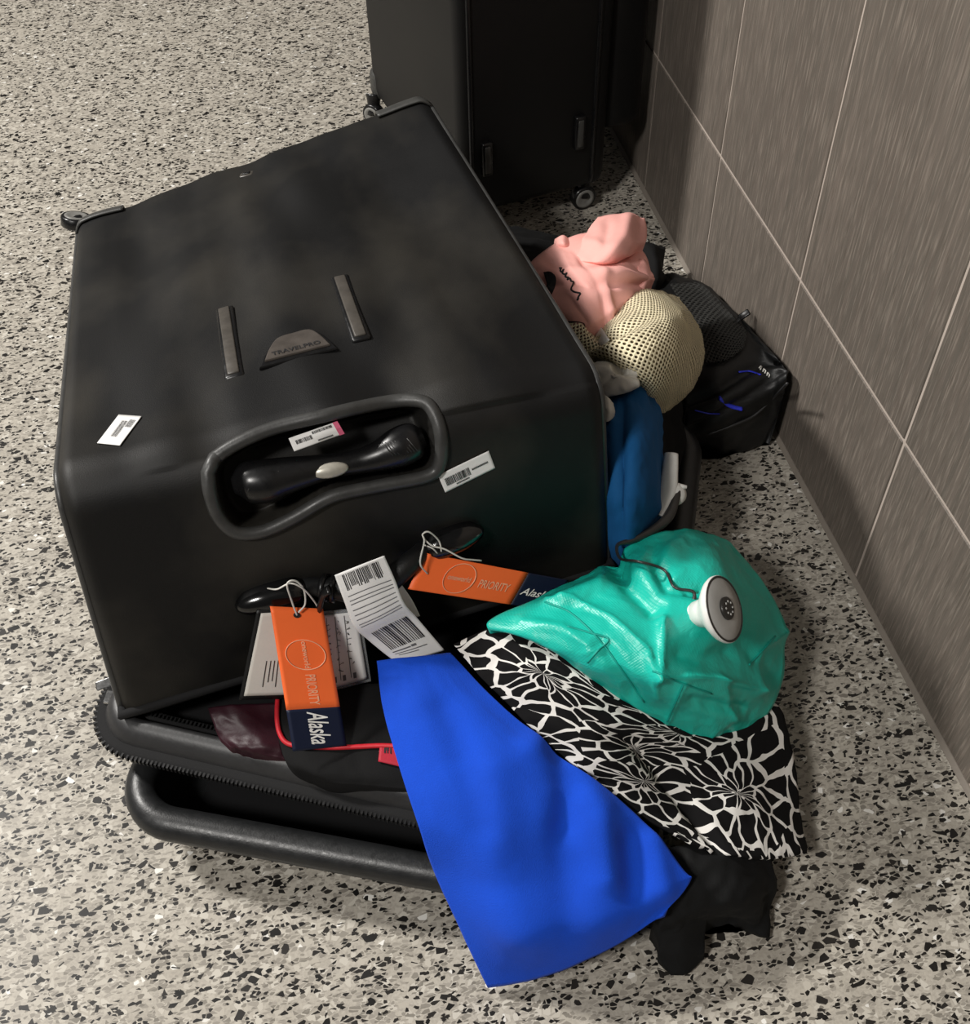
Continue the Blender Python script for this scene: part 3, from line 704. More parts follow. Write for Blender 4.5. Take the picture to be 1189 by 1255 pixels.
# leaf print garment
leaf = Patch(rowz([(556, 790, .215), (600, 770, .225), (640, 762, .225), (690, 780, .22), (720, 800, .20)],
                  [(590, 830, .205), (630, 815, .22), (680, 815, .22), (740, 840, .205), (800, 850, .18)],
                  [(640, 880, .185), (690, 875, .195), (740, 880, .19), (810, 880, .165), (880, 870, .13)],
                  [(700, 935, .16), (750, 930, .165), (800, 915, .145), (870, 905, .125), (950, 862, .085)],
                  [(750, 970, .14), (795, 968, .13), (830, 950, .118), (900, 945, .11), (968, 915, .07)],
                  [(795, 1005, .12), (825, 1000, .11), (870, 995, .10), (925, 990, .085), (980, 975, .055)],
                  [(842, 1030, .105), (870, 1040, .098), (905, 1050, .088), (945, 1053, .07), (990, 1046, .04)]), 90, 80,
             lambda u, v, U, Vv: .010 * math.exp(-((v - .42 + .15 * (u - .6)) / .05) ** 2) * -1 * min(1, max(0, (u - .3) * 4)), seed=8.1, amp=.005, fr=(16, 16))
leaf_ob = leaf.build('leaf_print_garment', 'leaf', None, .004); tag(leaf_ob, 'black garment with a white leaf print lying beneath the teal bag', 'clothes')
# black garment on the floor below it
blk = Patch(rowz([(800, 1045, .085), (850, 1035, .092), (905, 1040, .08), (945, 1052, .055)],
                 [(800, 1090, .075), (850, 1080, .085), (905, 1090, .075), (952, 1090, .03)],
                 [(808, 1130, .05), (845, 1120, .065), (900, 1120, .05), (946, 1125, .015)],
                 [(815, 1150, .035), (845, 1135, .05), (890, 1128, .025), (942, 1148, .006)]), 40, 40, seed=4.4, amp=.007, fr=(22, 22))
bg = thing('black_garment', 'crumpled black garment on the floor between the blue and leaf-print ones', 'clothes', (.29, .42, 0))
blk.build('body', 'charcoal', bg, base=.004, shrink=.97)
slv = Patch(rowz([(800, 1125, .055), (835, 1115, .06), (868, 1110, .05)], [(808, 1150, .035), (838, 1145, .04), (866, 1140, .03)], [(808, 1172, .02), (838, 1170, .025), (864, 1165, .02)], [(822, 1194, .004), (842, 1190, .006), (862, 1174, .006)]), 24, 20, seed=2.5, amp=.003, fr=(25, 25))
slv.build('sleeve', 'charcoal', bg, base=.003, shrink=.97)
# teal nylon bag
def teal_fold(u, v, U, Vv):
    f = 0
    for (a, b, c, w, h) in ((.75, .2, -.25, .04, .006), (.30, .5, .55, .03, .005), (.55, .75, .3, .045, -.008), (.15, .6, .3, .03, .004), (.62, .5, -.5, .03, .006), (.45, .9, .8, .03, .005)):
        d = (u - a) + c * (v - b); f += h * math.exp(-(d / w) ** 2) * math.exp(-((v - b) / .28) ** 2)
    return f
teal = Patch(rowz([(742, 690, .205), (765, 672, .21), (800, 655, .205), (845, 652, .185), (885, 664, .15)],
                  [(700, 712, .225), (745, 705, .24), (805, 690, .25), (870, 685, .235), (928, 705, .14)],
                  [(655, 735, .235), (715, 740, .25), (800, 740, .262), (885, 740, .24), (955, 755, .125)],
                  [(598, 767, .232), (690, 775, .255), (790, 790, .262), (880, 800, .225), (963, 812, .105)],
                  [(645, 772, .232), (705, 815, .235), (790, 835, .238), (875, 848, .20), (952, 860, .095)],
                  [(682, 785, .222), (730, 838, .205), (800, 868, .19), (868, 885, .155), (925, 893, .09)],
                  [(692, 815, .205), (750, 855, .185), (808, 885, .16), (856, 906, .125), (893, 905, .095)]), 120, 110, None, seed=6.6, amp=.0045, fr=(13, 13))
teal.crease([([(742, 676), (772, 715), (800, 742)], 13, -.016, False), ([(670, 738), (704, 738), (750, 759), (792, 796), (807, 851)], 5, 0.0067, True), ([(745, 684), (735, 715), (690, 735)], 8, .006, False),
             ([(813, 760), (809, 809), (805, 826)], 6, 0.0105, True), ([(805, 826), (872, 830), (927, 843)], 5, 0.0105, True), ([(840, 800), (870, 808), (895, 800)], 14, -.010, False), ([(960, 775), (931, 792), (925, 847)], 6, 0.0090, True),
             ([(809, 683), (843, 660), (889, 672)], 10, .006, False), ([(803, 685), (818, 717), (860, 722)], 9, -.012, False), ([(838, 838), (818, 884)], 4, 0.0045, True), ([(880, 830), (900, 880)], 5, 0.0060, True),
             ([(740, 790), (775, 850)], 9, -.006, False), ([(900, 760), (940, 830)], 10, -.006, False), ([(850, 860), (910, 868)], 7, -.005, False), ([(720, 800), (733, 797), (746, 783)], 3, 0.0030, True), ([(640, 762), (690, 770), (720, 790)], 7, .004, False)])
tb = thing('nylon_bag', 'teal nylon bag bulging beside the suitcase with a small round lamp lying on it', 'bag', (.36, .66, .08))
teal.build('body', 'teal', tb, base=.10, shrink=.8)
BT = bvh_of(teal.G)
def on_teal(px, py, off=0.0):
    p, n, _, _ = BT.ray_cast(Vector(EYE), Vector(ray(px, py)))
    if p is None: return up(px, py, .2)
    n = np.array(n); n = n if n @ (EYE - np.array(p)) > 0 else -n
    return np.array(p) + n * off
for line in ([(668, 738), (700, 752), (735, 785), (762, 820), (790, 860)], [(695, 768), (720, 775), (746, 783), (733, 797), (720, 812)], [(838, 838), (825, 868), (818, 884)], [(800, 822), (838, 838), (872, 850)], [(950, 780), (930, 802), (918, 815)]):
    pts = [on_teal(x, y, .0004) for x, y in np.array(crom(np.array(line, float), 26))]
    mesh_ob('seam', *tube(pts, .0011, 6), 'seam', tb)
mesh_ob('hem_binding', *tube([teal.at(1.0, v, .0005) for v in np.linspace(.25, .95, 36)], .004, 8), 'black', tb)
# round lamp on a gooseneck, lying on the teal bag
hc = on_teal(880, 752) - ray(884, 747) * .028; hc = EYE + ray(884, 747) * np.linalg.norm(hc - EYE); ax = _n(np.array([.60, -.35, .55])); 
gl = thing('clip_lamp', 'small white round lamp with a bendy neck lying on the teal bag', 'lamp', hc - np.array([0, 0, .05]))
exq, eyq, ezq = frame(ax, (0, 0, 1)); RL = .0335
hd = mesh_ob('lamp_head', *lathe(hc, ax, [(.006, -.030), (.013, -.029), (.0145, -.020), (.0165, -.016), (.022, -.012), (RL * .93, -.004), (RL, 0), (RL, .003), (RL * .97, .0042), (RL * .93, .003)], 40), 'wplastic', gl)
mesh_ob('lens', *lathe(hc, ax, [(RL * .94, .0025), (RL * .9, .0042), (RL * .5, .0052), (RL * .33, .0054)], 40), 'lens', hd)
mesh_ob('lens_ring', *tube([hc + ax * .0036 + RL * .955 * (math.cos(a) * exq + math.sin(a) * eyq) for a in np.linspace(0, 2 * math.pi, 40, endpoint=False)], .0011, 6, True), 'goose', hd)
core = mesh_ob('lamp_core', *lathe(hc, ax, [(RL * .34, .005), (RL * .34, .0078), (RL * .29, .009), (RL * .1, .009)], 28), 'goose', hd)
dots = [lathe(hc + ax * .0092 + RL * .19 * (math.cos(a) * exq + math.sin(a) * eyq), ax, [(.0013, 0), (.0011, .0006), (.0003, .0008)], 8) for a in np.linspace(0, 2 * math.pi, 8, endpoint=False)]
for d_ in dots: mesh_ob('led', *d_, 'lens', core)
mesh_ob('collar', *lathe(hc - ax * .036, ax, [(.008, -.004), (.0115, -.003), (.0118, .006), (.009, .008)], 24), 'wplastic', gl)
clipc = up(829, 605, .20)
goose = [hc - ax * .038, on_teal(845, 729, .012), on_teal(825, 718, .012), on_teal(805, 708, .012), on_teal(786, 698, .012), on_teal(770, 690, .010), up(757, 668, .222), up(775, 662, .215), up(800, 650, .205), up(820, 632, .20), clipc + np.array([0, 0, .002])]
mesh_ob('gooseneck', *tube(goose, [.003, .0018, .0014, .0014, .0014, .0016, .002, .0035, .005, .006, .006], 10, smooth_n=70), 'goose', gl)
clip = mesh_ob('clip', *tube([up(823, 556, .225), up(821, 580, .215), up(818, 605, .205), up(809, 632, .20)], [.008, .0095, .010, .003], 12, smooth_n=20, squash=.6), 'wplastic', gl)
mesh_ob('clip_joint', *lathe(clipc, _n(np.array([.5, -.5, .7])), [(.005, -.008), (.0125, -.006), (.0135, 0), (.0115, .005), (.006, .007)], 24), 'wplastic', clip)
mesh_ob('clip_nib', *tube([clipc + np.array([0, .008, .004]), up(842, 597, .205)], [.005, .002], 8), 'wplastic', clip)
# dark blue garment under the right edge
db = Patch(rowz([(742, 492, .27), (765, 474, .28), (785, 470, .275), (800, 485, .25)],
                [(738, 520, .29), (765, 510, .305), (793, 508, .29), (810, 520, .23)],
                [(738, 570, .28), (765, 565, .30), (795, 562, .285), (814, 570, .21)],
                [(738, 620, .25), (765, 620, .27), (795, 618, .25), (812, 620, .19)],
                [(742, 668, .19), (765, 668, .21), (785, 663, .20), (800, 645, .165)]), 50, 34,
           lambda u, v, U, Vv: -.012 * math.exp(-((v - .3) / .08) ** 2) * math.sin(math.pi * u), seed=9.2, amp=.005, fr=(14, 20))
tag(db.build('blue_garment', 'dkblue', None, base=.12, shrink=.8), 'dark teal-blue garment hanging out under the suitcase edge below the mesh bag', 'clothes')
# cream mesh bag with things inside
mb = thing('mesh_bag', 'cream mesh laundry bag bulging below the pink shirt', 'bag', (.44, 1.1, .12))
mrows = rowz([(722, 412, .255), (752, 382, .272), (792, 355, .27), (832, 364, .225)],
             [(722, 425, .27), (768, 396, .31), (820, 384, .305), (856, 397, .215)],
             [(718, 436, .28), (772, 428, .328), (825, 425, .308), (863, 432, .195)],
             [(738, 446, .27), (782, 462, .30), (818, 470, .27), (850, 474, .175)],
             [(768, 455, .245), (790, 490, .235), (803, 507, .20), (824, 500, .15)])
def mesh_fold(u, v, U, Vv): return -.014 * math.exp(-((u - .38 + .25 * v) / .06) ** 2) * max(0, 1 - v * 1.3) + .006 * math.exp(-((u - .5 + .25 * v) / .06) ** 2) * max(0, 1 - v * 1.3)
mp_ = Patch(mrows, 60, 60, mesh_fold, seed=2.0, amp=.003, fr=(14, 14))
mp_.build('net', 'meshbag', mb, .0008)
mi_ = Patch(mrows, 40, 40, mesh_fold, seed=2.0, amp=.003, fr=(14, 14)); mi_.G = mi_.G - mi_.normals(mi_.G) * mi_.sgn * .006
mi_.build('contents', 'meshin', mb, base=.19, shrink=.75)
nk = Patch(rowz([(664, 366, .262), (678, 348, .275), (692, 336, .272)], [(680, 392, .27), (700, 376, .28), (694, 362, .27)], [(705, 425, .275), (722, 412, .285), (715, 395, .26)], [(735, 452, .27), (752, 440, .285), (745, 425, .27)], [(770, 462, .25), (785, 445, .275), (775, 432, .28)]), 50, 20, seed=5, amp=.003, fr=(20, 20))
nk.build('neck', 'meshbag', mb, .0008)
mesh_ob('neck_seam', *tube([nk.at(u, 1.0, .001) for u in np.linspace(0, .3, 12)], .0018, 6), 'white', mb)
mtg = Patch([[mp_.at(.40, .10, .003), mp_.at(.40, .2, .003)], [mp_.at(.05, .06, .003), mp_.at(.05, .16, .003)]], 8, 6); mtg.build('care_tag', 'paper2', mb, .0006)
# pink shirt
pk = thing('pink_shirt', 'pink cotton shirt with black script lettering lying beside the suitcase', 'clothes', (.36, 1.2, .15))
ps = Patch(rowz([(640, 336, .262), (655, 318, .27), (678, 302, .275), (700, 290, .275), (735, 282, .26)],
                [(650, 350, .275), (676, 334, .287), (705, 318, .295), (745, 310, .29), (785, 305, .25)],
                [(662, 366, .28), (690, 356, .295), (722, 345, .305), (765, 335, .295), (798, 335, .25)],
                [(676, 385, .275), (702, 384, .29), (730, 375, .295), (768, 358, .285), (797, 350, .25)],
                [(695, 408, .26), (715, 412, .27), (735, 405, .275), (762, 385, .27), (785, 362, .25)],
                [(706, 418, .25), (722, 417, .255), (740, 412, .255), (758, 392, .25), (778, 368, .24)]), 60, 60,
           lambda u, v, U, Vv: .005 * math.exp(-((u - .15 - .35 * v) / .05) ** 2) - .005 * math.exp(-((u - .24 - .35 * v) / .05) ** 2) + .005 * math.exp(-((v - .62) / .03) ** 2) * (u > .3), seed=12, amp=.0013, fr=(16, 16))
ps.crease([([(705, 309), (727, 336), (738, 360), (742, 395)], 3, -.003, True), ([(716, 318), (754, 319), (767, 309)], 6, -.006, False), ([(665, 330), (700, 352), (725, 385)], 9, .004, False), ([(680, 300), (650, 332)], 5, .002, False), ([(745, 345), (760, 370)], 8, -.004, False), ([(690, 310), (700, 330), (722, 352)], 3, .002, True), ([(755, 328), (790, 340)], 3, .0025, True), ([(720, 400), (745, 385), (775, 362)], 4, .003, True), ([(700, 365), (720, 395)], 4, -.0025, True), ([(770, 315), (785, 330)], 4, -.003, True)])
ps.build('body', 'pink', pk, base=.215, shrink=.85)
sl = Patch(rowz([(733, 266, .272), (750, 262, .275), (772, 262, .270), (791, 267, .25)],
                [(722, 280, .285), (745, 276, .297), (772, 276, .292), (793, 282, .25)],
                [(714, 300, .29), (742, 297, .308), (770, 297, .30), (791, 298, .26)],
                [(705, 318, .287), (735, 320, .302), (758, 318, .295), (775, 308, .265)],
                [(708, 324, .275), (735, 327, .285), (755, 325, .28), (768, 316, .265)]), 40, 40,
           lambda u, v, U, Vv: .004 * math.exp(-((u - .45 - .3 * v) / .08) ** 2), seed=15, amp=.0012, fr=(16, 16))
sl.crease([([(745, 275), (740, 300), (725, 316)], 7, -.004, False), ([(770, 268), (765, 290), (750, 310)], 7, .004, False), ([(785, 268), (783, 290)], 5, -.003, False)])
sl.build('sleeve', 'pink', pk, base=.235, shrink=.85)
sk_ = Patch(rowz([(680, 293, .272), (690, 288, .28), (698, 293, .275)], [(679, 300, .275), (690, 297, .288), (700, 300, .28)], [(686, 308, .272), (694, 308, .277), (704, 308, .272)]), 14, 14, seed=1, amp=.001)
sk_.build('cuff', 'pink', pk, base=.25, shrink=.8)
ed = Patch(rowz([(780, 318, .262), (790, 318, .262), (794, 326, .25)], [(782, 334, .27), (794, 338, .268), (801, 338, .255)], [(780, 352, .265), (792, 350, .262), (799, 342, .25)]), 14, 14, seed=1, amp=.002, fr=(30, 30))
ed.build('collar', 'pink', pk, base=.235, shrink=.85)
BP = bvh_of(ps.G)
def on_bvh(B, px, py, off, fb):
    p, n, _, _ = B.ray_cast(Vector(EYE), Vector(ray(px, py)))
    if p is None: return up(px, py, fb)
    n = np.array(n); n = n if n @ (EYE - np.array(p)) > 0 else -n
    return np.array(p) + n * off
def on_pink(px, py, off=.0006): return on_bvh(BP, px, py, off, .28)
Z = lambda x, y: (620 + x / 4.481, 240 + y / 4.481)
script = [(292, 400), (305, 398), (300, 412), (310, 420), (318, 405), (312, 425), (325, 432), (335, 425), (328, 445), (345, 450), (338, 462), (352, 455), (360, 470), (372, 475), (366, 495), (360, 515), (375, 528), (392, 533), (408, 538), (400, 555), (394, 575), (402, 560)]
mesh_ob('script', *tube([on_pink(*Z(x, y)) for x, y in script], .0013, 6, smooth_n=80, squash=.5), 'ink', pk)
def blotch(poly):
    pts = [on_pink(*Z(x, y), .0007) for x, y in crom(np.array(poly + poly[:1], float), 40)[:-1]]
    c = sum(pts) / len(pts); return mesh_ob('print', pts + [c], [[i, (i + 1) % len(pts), len(pts)] for i in range(len(pts))], 'ink', pk, False)
blotch([(208, 420), (245, 418), (275, 445), (275, 490), (255, 540), (225, 575), (190, 600), (195, 560), (215, 520), (232, 470), (235, 440)])
blotch([(305, 690), (360, 688), (420, 695), (436, 715), (425, 760), (405, 785), (375, 750), (385, 725), (350, 705), (325, 700)])
# black strap behind the pink shirt
stp = Patch(rowz([(788, 298, .07), (800, 299, .07), (815, 304, .05)], [(790, 320, .06), (805, 322, .07), (812, 325, .05)], [(795, 345, .06), (808, 345, .06), (816, 340, .04)]), 14, 14, seed=3, amp=.003, fr=(30, 30))
tag(stp.build('black_cloth', 'black', None, base=.004, shrink=.95), 'scrap of black cloth between the pink shirt and the wall', 'clothes')
bkr = Patch(rowz([(600, 275, .06), (640, 280, .05), (690, 292, .03)], [(595, 300, .10), (640, 300, .13), (690, 305, .10)], [(600, 330, .12), (650, 325, .16), (700, 330, .14)]), 24, 24, seed=5, amp=.006, fr=(20, 20))
tag(bkr.build('black_cloth', 'black', None, base=.004, shrink=.95), 'black cloth on the floor beyond the pink shirt', 'clothes')
# white garments
wa = Patch(rowz([(725, 446, .29), (750, 443, .305), (782, 444, .30)], [(728, 456, .30), (755, 452, .318), (785, 455, .305)], [(735, 470, .30), (758, 466, .31), (782, 466, .30)], [(742, 486, .285), (760, 484, .292), (779, 474, .29)]), 24, 30, lambda u, v, U, Vv: .0025 * math.sin(v * 7 + u * 2), seed=2, amp=.002, fr=(30, 30))
wa.crease([([(755, 450), (770, 458), (785, 462)], 4, -.006, False), ([(735, 478), (752, 462), (762, 450)], 5, -.005, False), ([(765, 476), (780, 470)], 4, .004, False)])
tag(wa.build('white_cloth', 'white', None, .004), 'folded white cloth poking out between the mesh bag and the suitcase', 'clothes')
wb = Patch(rowz([(734, 482, .30), (745, 486, .31), (752, 494, .30)], [(736, 498, .305), (747, 500, .312), (754, 504, .30)], [(739, 518, .295), (746, 516, .30), (752, 512, .295)]), 16, 16, seed=2, amp=.0015, fr=(30, 30))
tag(wb.build('white_cloth', 'white', None, .004), 'small white cloth corner by the suitcase piping above the dark blue garment', 'clothes')
# backpack along the wall
bk = thing('backpack', 'black backpack with mesh pocket and blue trim lying against the tiled wall', 'backpack', (.55, 1.15, 0))
XW = .618
def uw(px, py, z):
    q = up(px, py, z); return q if q[0] < XW else at_x(px, py, XW)
brow = [[uw(*q) for q in r] for r in (
    [(800, 345, .01), (812, 338, .02), (824, 335, .02), (834, 338, .01)],
    [(800, 375, .06), (830, 356, .07), (862, 350, .065), (876, 362, .03)],
    [(815, 412, .09), (850, 387, .10), (888, 377, .09), (908, 392, .05)],
    [(830, 455, .10), (870, 428, .12), (912, 412, .11), (936, 420, .08)],
    [(838, 488, .10), (885, 465, .125), (930, 440, .12), (955, 442, .12)],
    [(842, 515, .08), (890, 498, .105), (940, 472, .115), (965, 462, .12)],
    [(846, 538, .04), (890, 530, .055), (932, 512, .06), (954, 502, .06)],
    [(850, 553, .004), (885, 556, .004), (912, 555, .004), (938, 543, .006)])]
bkp = Patch(brow, 70, 56, lambda u, v, U, Vv: -.010 * math.exp(-((u - .60) / .03) ** 2) - .008 * math.exp(-((u - .78 + .12 * v) / .025) ** 2), seed=4, amp=.006, fr=(14, 14))
bkp.build('body', 'blackn', bk, base=.003, shrink=.97)
BB = bvh_of(bkp.G)
def on_bk(px, py, off=.001): return on_bvh(BB, px, py, off, .18)
npk = Patch([[on_bk(x, y, .006) for x, y in r] for r in ([(822, 352), (856, 352), (878, 368)], [(838, 380), (872, 382), (902, 396)], [(855, 412), (885, 412), (914, 412)], [(866, 448), (888, 446), (910, 432)])], 40, 30, seed=7, amp=.002, fr=(20, 20))
npk.build('mesh_pocket', 'netblack', bk, .0008)
for ln, r in (([(905, 456), (918, 455), (932, 460)], .0016), ([(882, 488), (893, 496), (909, 501)], .0042), ([(852, 503), (868, 506), (882, 507)], .0012)):
    mesh_ob('blue_trim', *tube([on_bk(x, y, .0012) for x, y in ln], r, 8, smooth_n=16, squash=.5), 'violet', bk)
mesh_ob('zipper_line', *tube([on_bk(x, y, .0008) for x, y in [(868, 532), (900, 520), (925, 508), (950, 485), (965, 470)]], .002, 6, smooth_n=30), 'band', bk)
lt = []
for k in range(6):
    a = on_bk(932 + k * 2.2, 449 + k * 2.0, .002); b = on_bk(930.5 + k * 2.2, 452.5 + k * 2.0, .002); lt.append(tube([a, b], .0008, 5))
    if k % 2 == 0: lt.append(tube([a, on_bk(934 + k * 2.2, 451.5 + k * 2.0, .002)], .0006, 5))
mesh_ob('lettering', *join(lt), 'whiteink', bk)
p = uw(912, 386, .10)
mesh_ob('strap_buckle', *obox(p, *frame((-.6, -.3, .7), (1, 0, .6)), .018, .010, .004, .0015), 'blackpl', bk)
mesh_ob('strap', *tube([on_bk(900, 398, .001), (on_bk(905, 395, .004) + p) / 2, p], .0035, 8, smooth_n=10, squash=.5), 'blackn', bk)
# maroon cloth and black pouch in the lid
mr = Patch(rowz([(255, 868, .158), (290, 866, .160), (340, 862, .154)], [(262, 885, .156), (300, 884, .160), (342, 884, .152)], [(268, 905, .150), (310, 908, .154), (344, 915, .149)], [(285, 915, .146), (315, 924, .148), (350, 930, .146)]), 30, 30, lambda u, v, U, Vv: .003 * math.sin(u * 8 + v * 3), seed=3, amp=.003, fr=(22, 22))
tag(mr.build('maroon_cloth', 'maroon', None, base=.108, shrink=.95), 'dark maroon cloth tucked in the lid behind the orange tag', 'clothes')
pch = thing('pouch', 'black pouch edged in red piping lying in the lid below the hanging tags', 'pouch', (.02, .65, .105))
pc = Patch(rowz([(338, 850, .158), (390, 846, .160), (440, 840, .160), (500, 835, .160)], [(336, 880, .158), (390, 882, .160), (440, 882, .160), (510, 880, .160)], [(343, 912, .154), (390, 922, .156), (440, 922, .156), (520, 922, .156)], [(352, 935, .150), (395, 945, .152), (445, 948, .152), (525, 950, .150)], [(375, 950, .143), (410, 959, .144), (450, 963, .144), (525, 970, .144)]), 36, 40, seed=2, amp=.002, fr=(18, 18))
pc.build('body', 'black', pch, base=.108, shrink=.95)
BPC = bvh_of(pc.G)
red = [on_bvh(BPC, x, y, .002, .18) for x, y in [(341, 852), (340, 880), (344, 900), (354, 912), (375, 916), (410, 917), (440, 916), (468, 915), (500, 916)]]
mesh_ob('piping', *tube(red, .0026, 8, smooth_n=50), 'red', pch, label='red piping')
rt = Patch([[on_bvh(BPC, x, y, .003, .16) for x, y in r] for r in ([(466, 914), (480, 913), (496, 914)], [(464, 934), (480, 938), (498, 942)])], 8, 10)
rt_ob = rt.build('label_tag', 'redtag', pch, .001, label='red fabric label')
mesh_ob('print', *rt.rects([(.2, .5, .2, .27), (.2, .5, .33, .37), (.2, .28, .2, .4), (.3, .34, .2, .4), (.2, .5, .45, .5)]), 'ink', rt_ob, False)

# ------------------------------------------------------------------ tags hanging from the handle
def bilin(q, u, v): q = np.array(q, float); return (q[0] * (1 - v) + q[1] * v) * (1 - u) + (q[3] * (1 - v) + q[2] * v) * u
def hang(quad, offs, nu=24, nv=16, bend=0.0):
    """quad: top-left, top-right, bottom-right, bottom-left in the photo; offs: distance out of the case's end face at top and bottom."""
    C = []
    for u in np.linspace(0, 1, 5):
        r = []
        for v in np.linspace(0, 1, 3):
            x, y = bilin(quad, u, v); r.append(near(x, y, offs[0] + (offs[1] - offs[0]) * u + bend * math.sin(math.pi * u)))
        C.append(r)
    return Patch(C, nu, nv)
def mapped(P, pts, off=.001): return [P.at(u, v, off) for u, v in pts]
def circle_on(P, u0, v0, ru, rv, r, mat, parent, off=.0008):
    return mesh_ob('circle', *tube([P.at(u0 + ru * math.cos(a), v0 + rv * math.sin(a), off) for a in np.linspace(0, 2 * math.pi, 44, endpoint=False)], r, 5, True, squash=.6), mat, parent)
def sub(P, u0, u1, v0, v1, nu=16, nv=14):
    return Patch([[P.at(u, v) for v in np.linspace(v0, v1, 4)] for u in np.linspace(u0, u1, 5)], nu, nv)
# orange tag hanging straight down
TO = hang([(331, 743), (396, 746), (425, 914), (359, 921)], (.040, .108))
ot = thing('priority_tag', 'orange and navy luggage tag hanging straight down over the white address card', 'luggage tag', TO.at(1, .5) - np.array([0, 0, 0]), 'orange and navy priority tags')
so = sub(TO, 0, .715, 0, 1); so.build('orange_panel', 'orange', ot, .0008); sn = sub(TO, .715, 1, 0, 1); nvp = sn.build('navy_panel', 'navy', ot, .0008)
circle_on(TO, .335, .52, .105, .37, .0006, 'peach', ot)
text_on(TO, 'oneworld', 'peach', ot, (.24, .43, .58, .47), 'u')
text_on(TO, 'PRIORITY', 'peach', ot, (.475, .69, .64, .45), 'u')
text_on(TO, 'Alaska', 'whiteink', nvp, (.735, .965, .74, .36), 'u', shear=.3)
mesh_ob('eyelet', *tube([TO.at(.055 + .012 * math.cos(a), .48 + .05 * math.sin(a), .0006) for a in np.linspace(0, 6.28, 12, endpoint=False)], .0012, 5, True), 'ink', ot)
hole = TO.at(.055, .48, .001); hp = hit(366, 728, .03)[0]
mesh_ob('string', *tube([hole, near(358, 738, .045), near(352, 716, .05), near(362, 712, .048), near(372, 722, .046), near(374, 740, .044), hole + np.array([.002, 0, .004])], .0009, 6, smooth_n=50), 'string', ot)
mesh_ob('string', *tube([near(328, 721, .03), near(340, 722, .042), near(356, 715, .048), near(372, 722, .047), near(386, 738, .040), near(391, 748, .036)], .0009, 6, smooth_n=40), 'string', ot)
# orange tag pushed sideways
TS = hang([(522, 678), (648, 702), (626, 741), (500, 722)], (.030, .046))
TSn = hang([(648, 702), (697, 711), (676, 750), (626, 741)], (.030, .046))
ot2 = thing('priority_tag', 'orange and navy luggage tag lying sideways, its navy end under the teal bag', 'luggage tag', TS.at(1, .5), 'orange and navy priority tags')
TS.build('orange_panel', 'orange', ot2, .0008); nv2 = TSn.build('navy_panel', 'navy', ot2, .0008)
circle_on(TS, .5, .41, .42, .145, .0006, 'peach', ot2)
text_on(TS, 'oneworld', 'peach', ot2, (.42, .57, .30, .52), 'v')
text_on(TS, 'PRIORITY', 'peach', ot2, (.42, .66, .61, .90), 'v')
text_on(TSn, 'Alaska', 'whiteink', nv2, (.44, .66, .05, .78), 'v', shear=.3)
h2 = TS.at(.52, .10, .001)
mesh_ob('string', *tube([h2, near(515, 690, .045), near(520, 664, .04), near(518, 655, .036), near(526, 652, .036), near(538, 663, .032), near(541, 676, .034)], .0009, 6, smooth_n=44), 'string', ot2)
mesh_ob('string', *tube([near(519, 660, .036), near(530, 669, .04), near(545, 673, .042), near(566, 684, .043), near(578, 686, .04), near(590, 687, .036)], .0009, 6, smooth_n=40), 'string', ot2)
mesh_ob('string', *tube([near(520, 668, .036), near(530, 672, .04), near(536, 678, .038)], .0008, 6, smooth_n=14), 'string', ot2)
# airline baggage strip looped through the handle
C = [[near(410, 705, .048), near(440, 693, .052), near(471, 681, .048)], [near(421, 735, .056), near(452, 722, .060), near(484, 710, .056)], [near(434, 768, .062), near(464, 755, .066), near(495, 738, .062)], [near(452, 785, .058), near(480, 770, .062), near(511, 757, .058)], [near(470, 800, .060), near(500, 788, .064), near(528, 777, .060)], [near(482, 809, .064), near(512, 806, .068), near(545, 797, .064)]]
BS = Patch(C, 60, 24)
bs = thing('baggage_strip', 'white barcode baggage strip looped through the suitcase handle', 'luggage tag', BS.at(1, .5))
BS.build('paper', 'paper', bs, .0005)
rs = []; x = .13
while x < .85: w = random.choice((.008, .014, .02)); rs.append((.02, random.choice((.13, .15)), x, x + w)); x += w + random.choice((.012, .018, .026))
mesh_ob('barcode', *BS.rects(rs, n=4), 'ink', bs, False)
rs = [(u, u + .006, .1, .93) for u in (.19, .225, .25, .29, .325, .36, .40, .425)]
mesh_ob('ruled_line', *BS.rects(rs, n=5), 'greyink', bs, False)
rs = []; x = .16
while x < .88: w = random.choice((.012, .018, .03)); rs.append((.535, .80, x, x + w)); x += w + random.choice((.014, .02, .028))
mesh_ob('barcode', *BS.rects(rs, n=5), 'ink', bs, False)
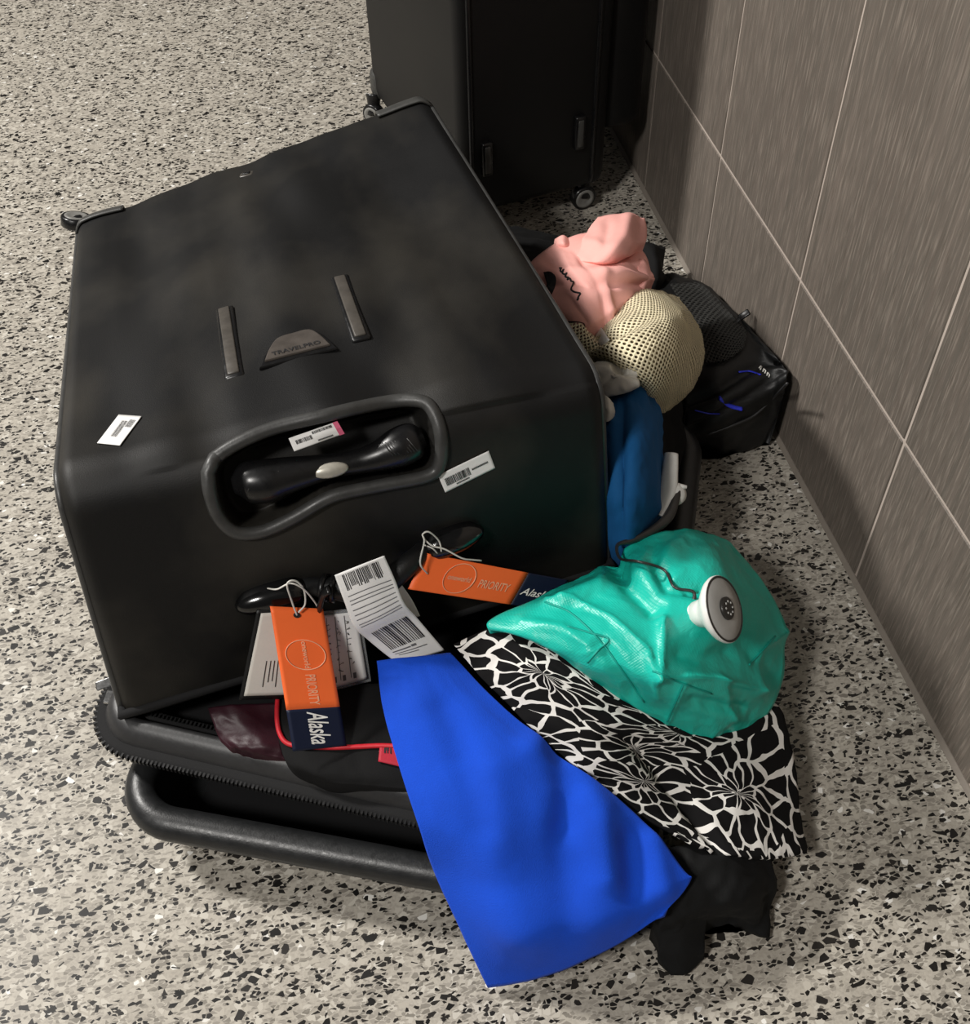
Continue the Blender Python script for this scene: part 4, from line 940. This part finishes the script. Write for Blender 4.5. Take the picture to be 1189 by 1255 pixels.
rs = [(.835, .85, .14, .5), (.825, .85, .52, .62), (.875, .885, .15, .8), (.905, .915, .2, .6)]
mesh_ob('print', *BS.rects(rs, n=5), 'greyink', bs, False)
bb = Patch([[near(489, 712, .046), near(505, 735, .046), near(515, 755, .046)], [near(478, 712, .046), near(490, 740, .046), near(500, 760, .046)]], 8, 20); bb.build('paper_loop', 'paper2', bs, .0005)
# address card in a clear sleeve
ADL = hang([(320, 752), (375, 748), (372, 851), (299, 853)], (.026, .040)); ADR = hang([(372, 757), (437, 750), (450, 832), (374, 852)], (.030, .044))
ad = thing('address_tag', 'luggage address tag with white written cards behind the hanging orange tag', 'luggage tag', ADL.at(1, .5))
ADL.build('card', 'paper2', ad, .0008); ADR.build('card', 'paper', ad, .0008)
fr = hang([(315, 748), (376, 744), (374, 856), (293, 858)], (.024, .038)); fr.build('black_sleeve', 'blackn', ad, .0012)
cs = hang([(370, 752), (441, 745), (455, 835), (372, 856)], (.0285, .0425)); cs.build('clear_sleeve', 'clear', ad, .0008)
rs = [(u0, u0 + .012, v, v + .30) for u0 in () for v in ()]
for v in (.28, .36, .43, .50): rs.append((.58, .58 + random.uniform(.22, .34), v, v + .014))
rs.append((.28, .36, .46, .53))
mesh_ob('print', *ADL.rects(rs), 'ink', ad, False)
rs = [(.03, .92, v, v + .012) for v in (.25, .42, .58, .75)] + [(.86, .94, v + .02, v + .07) for v in (.28, .45, .60, .77)]
mesh_ob('print', *ADR.rects(rs), 'greyink', ad, False)
hw = []
for v, u0, n in ((.49, .10, 8), (.66, .08, 9), (.33, .4, 4), (.84, .1, 8)):
    for k in range(n):
        u = u0 + k * .085; a = [(u + .05 * random.random(), v - .11 * random.random()) for _ in range(4)]
        hw.append(tube([ADR.at(x, y, .0006) for x, y in a], .00022, 4, smooth_n=8))
mesh_ob('handwriting', *join(hw), 'ink', ad, False)
mesh_ob('loop_strap', *tube([near(388, 752, .033), near(392, 742, .04), near(396, 728, .046), near(404, 722, .05)], .0055, 8, smooth_n=14, squash=.5), 'blackpl', ad)
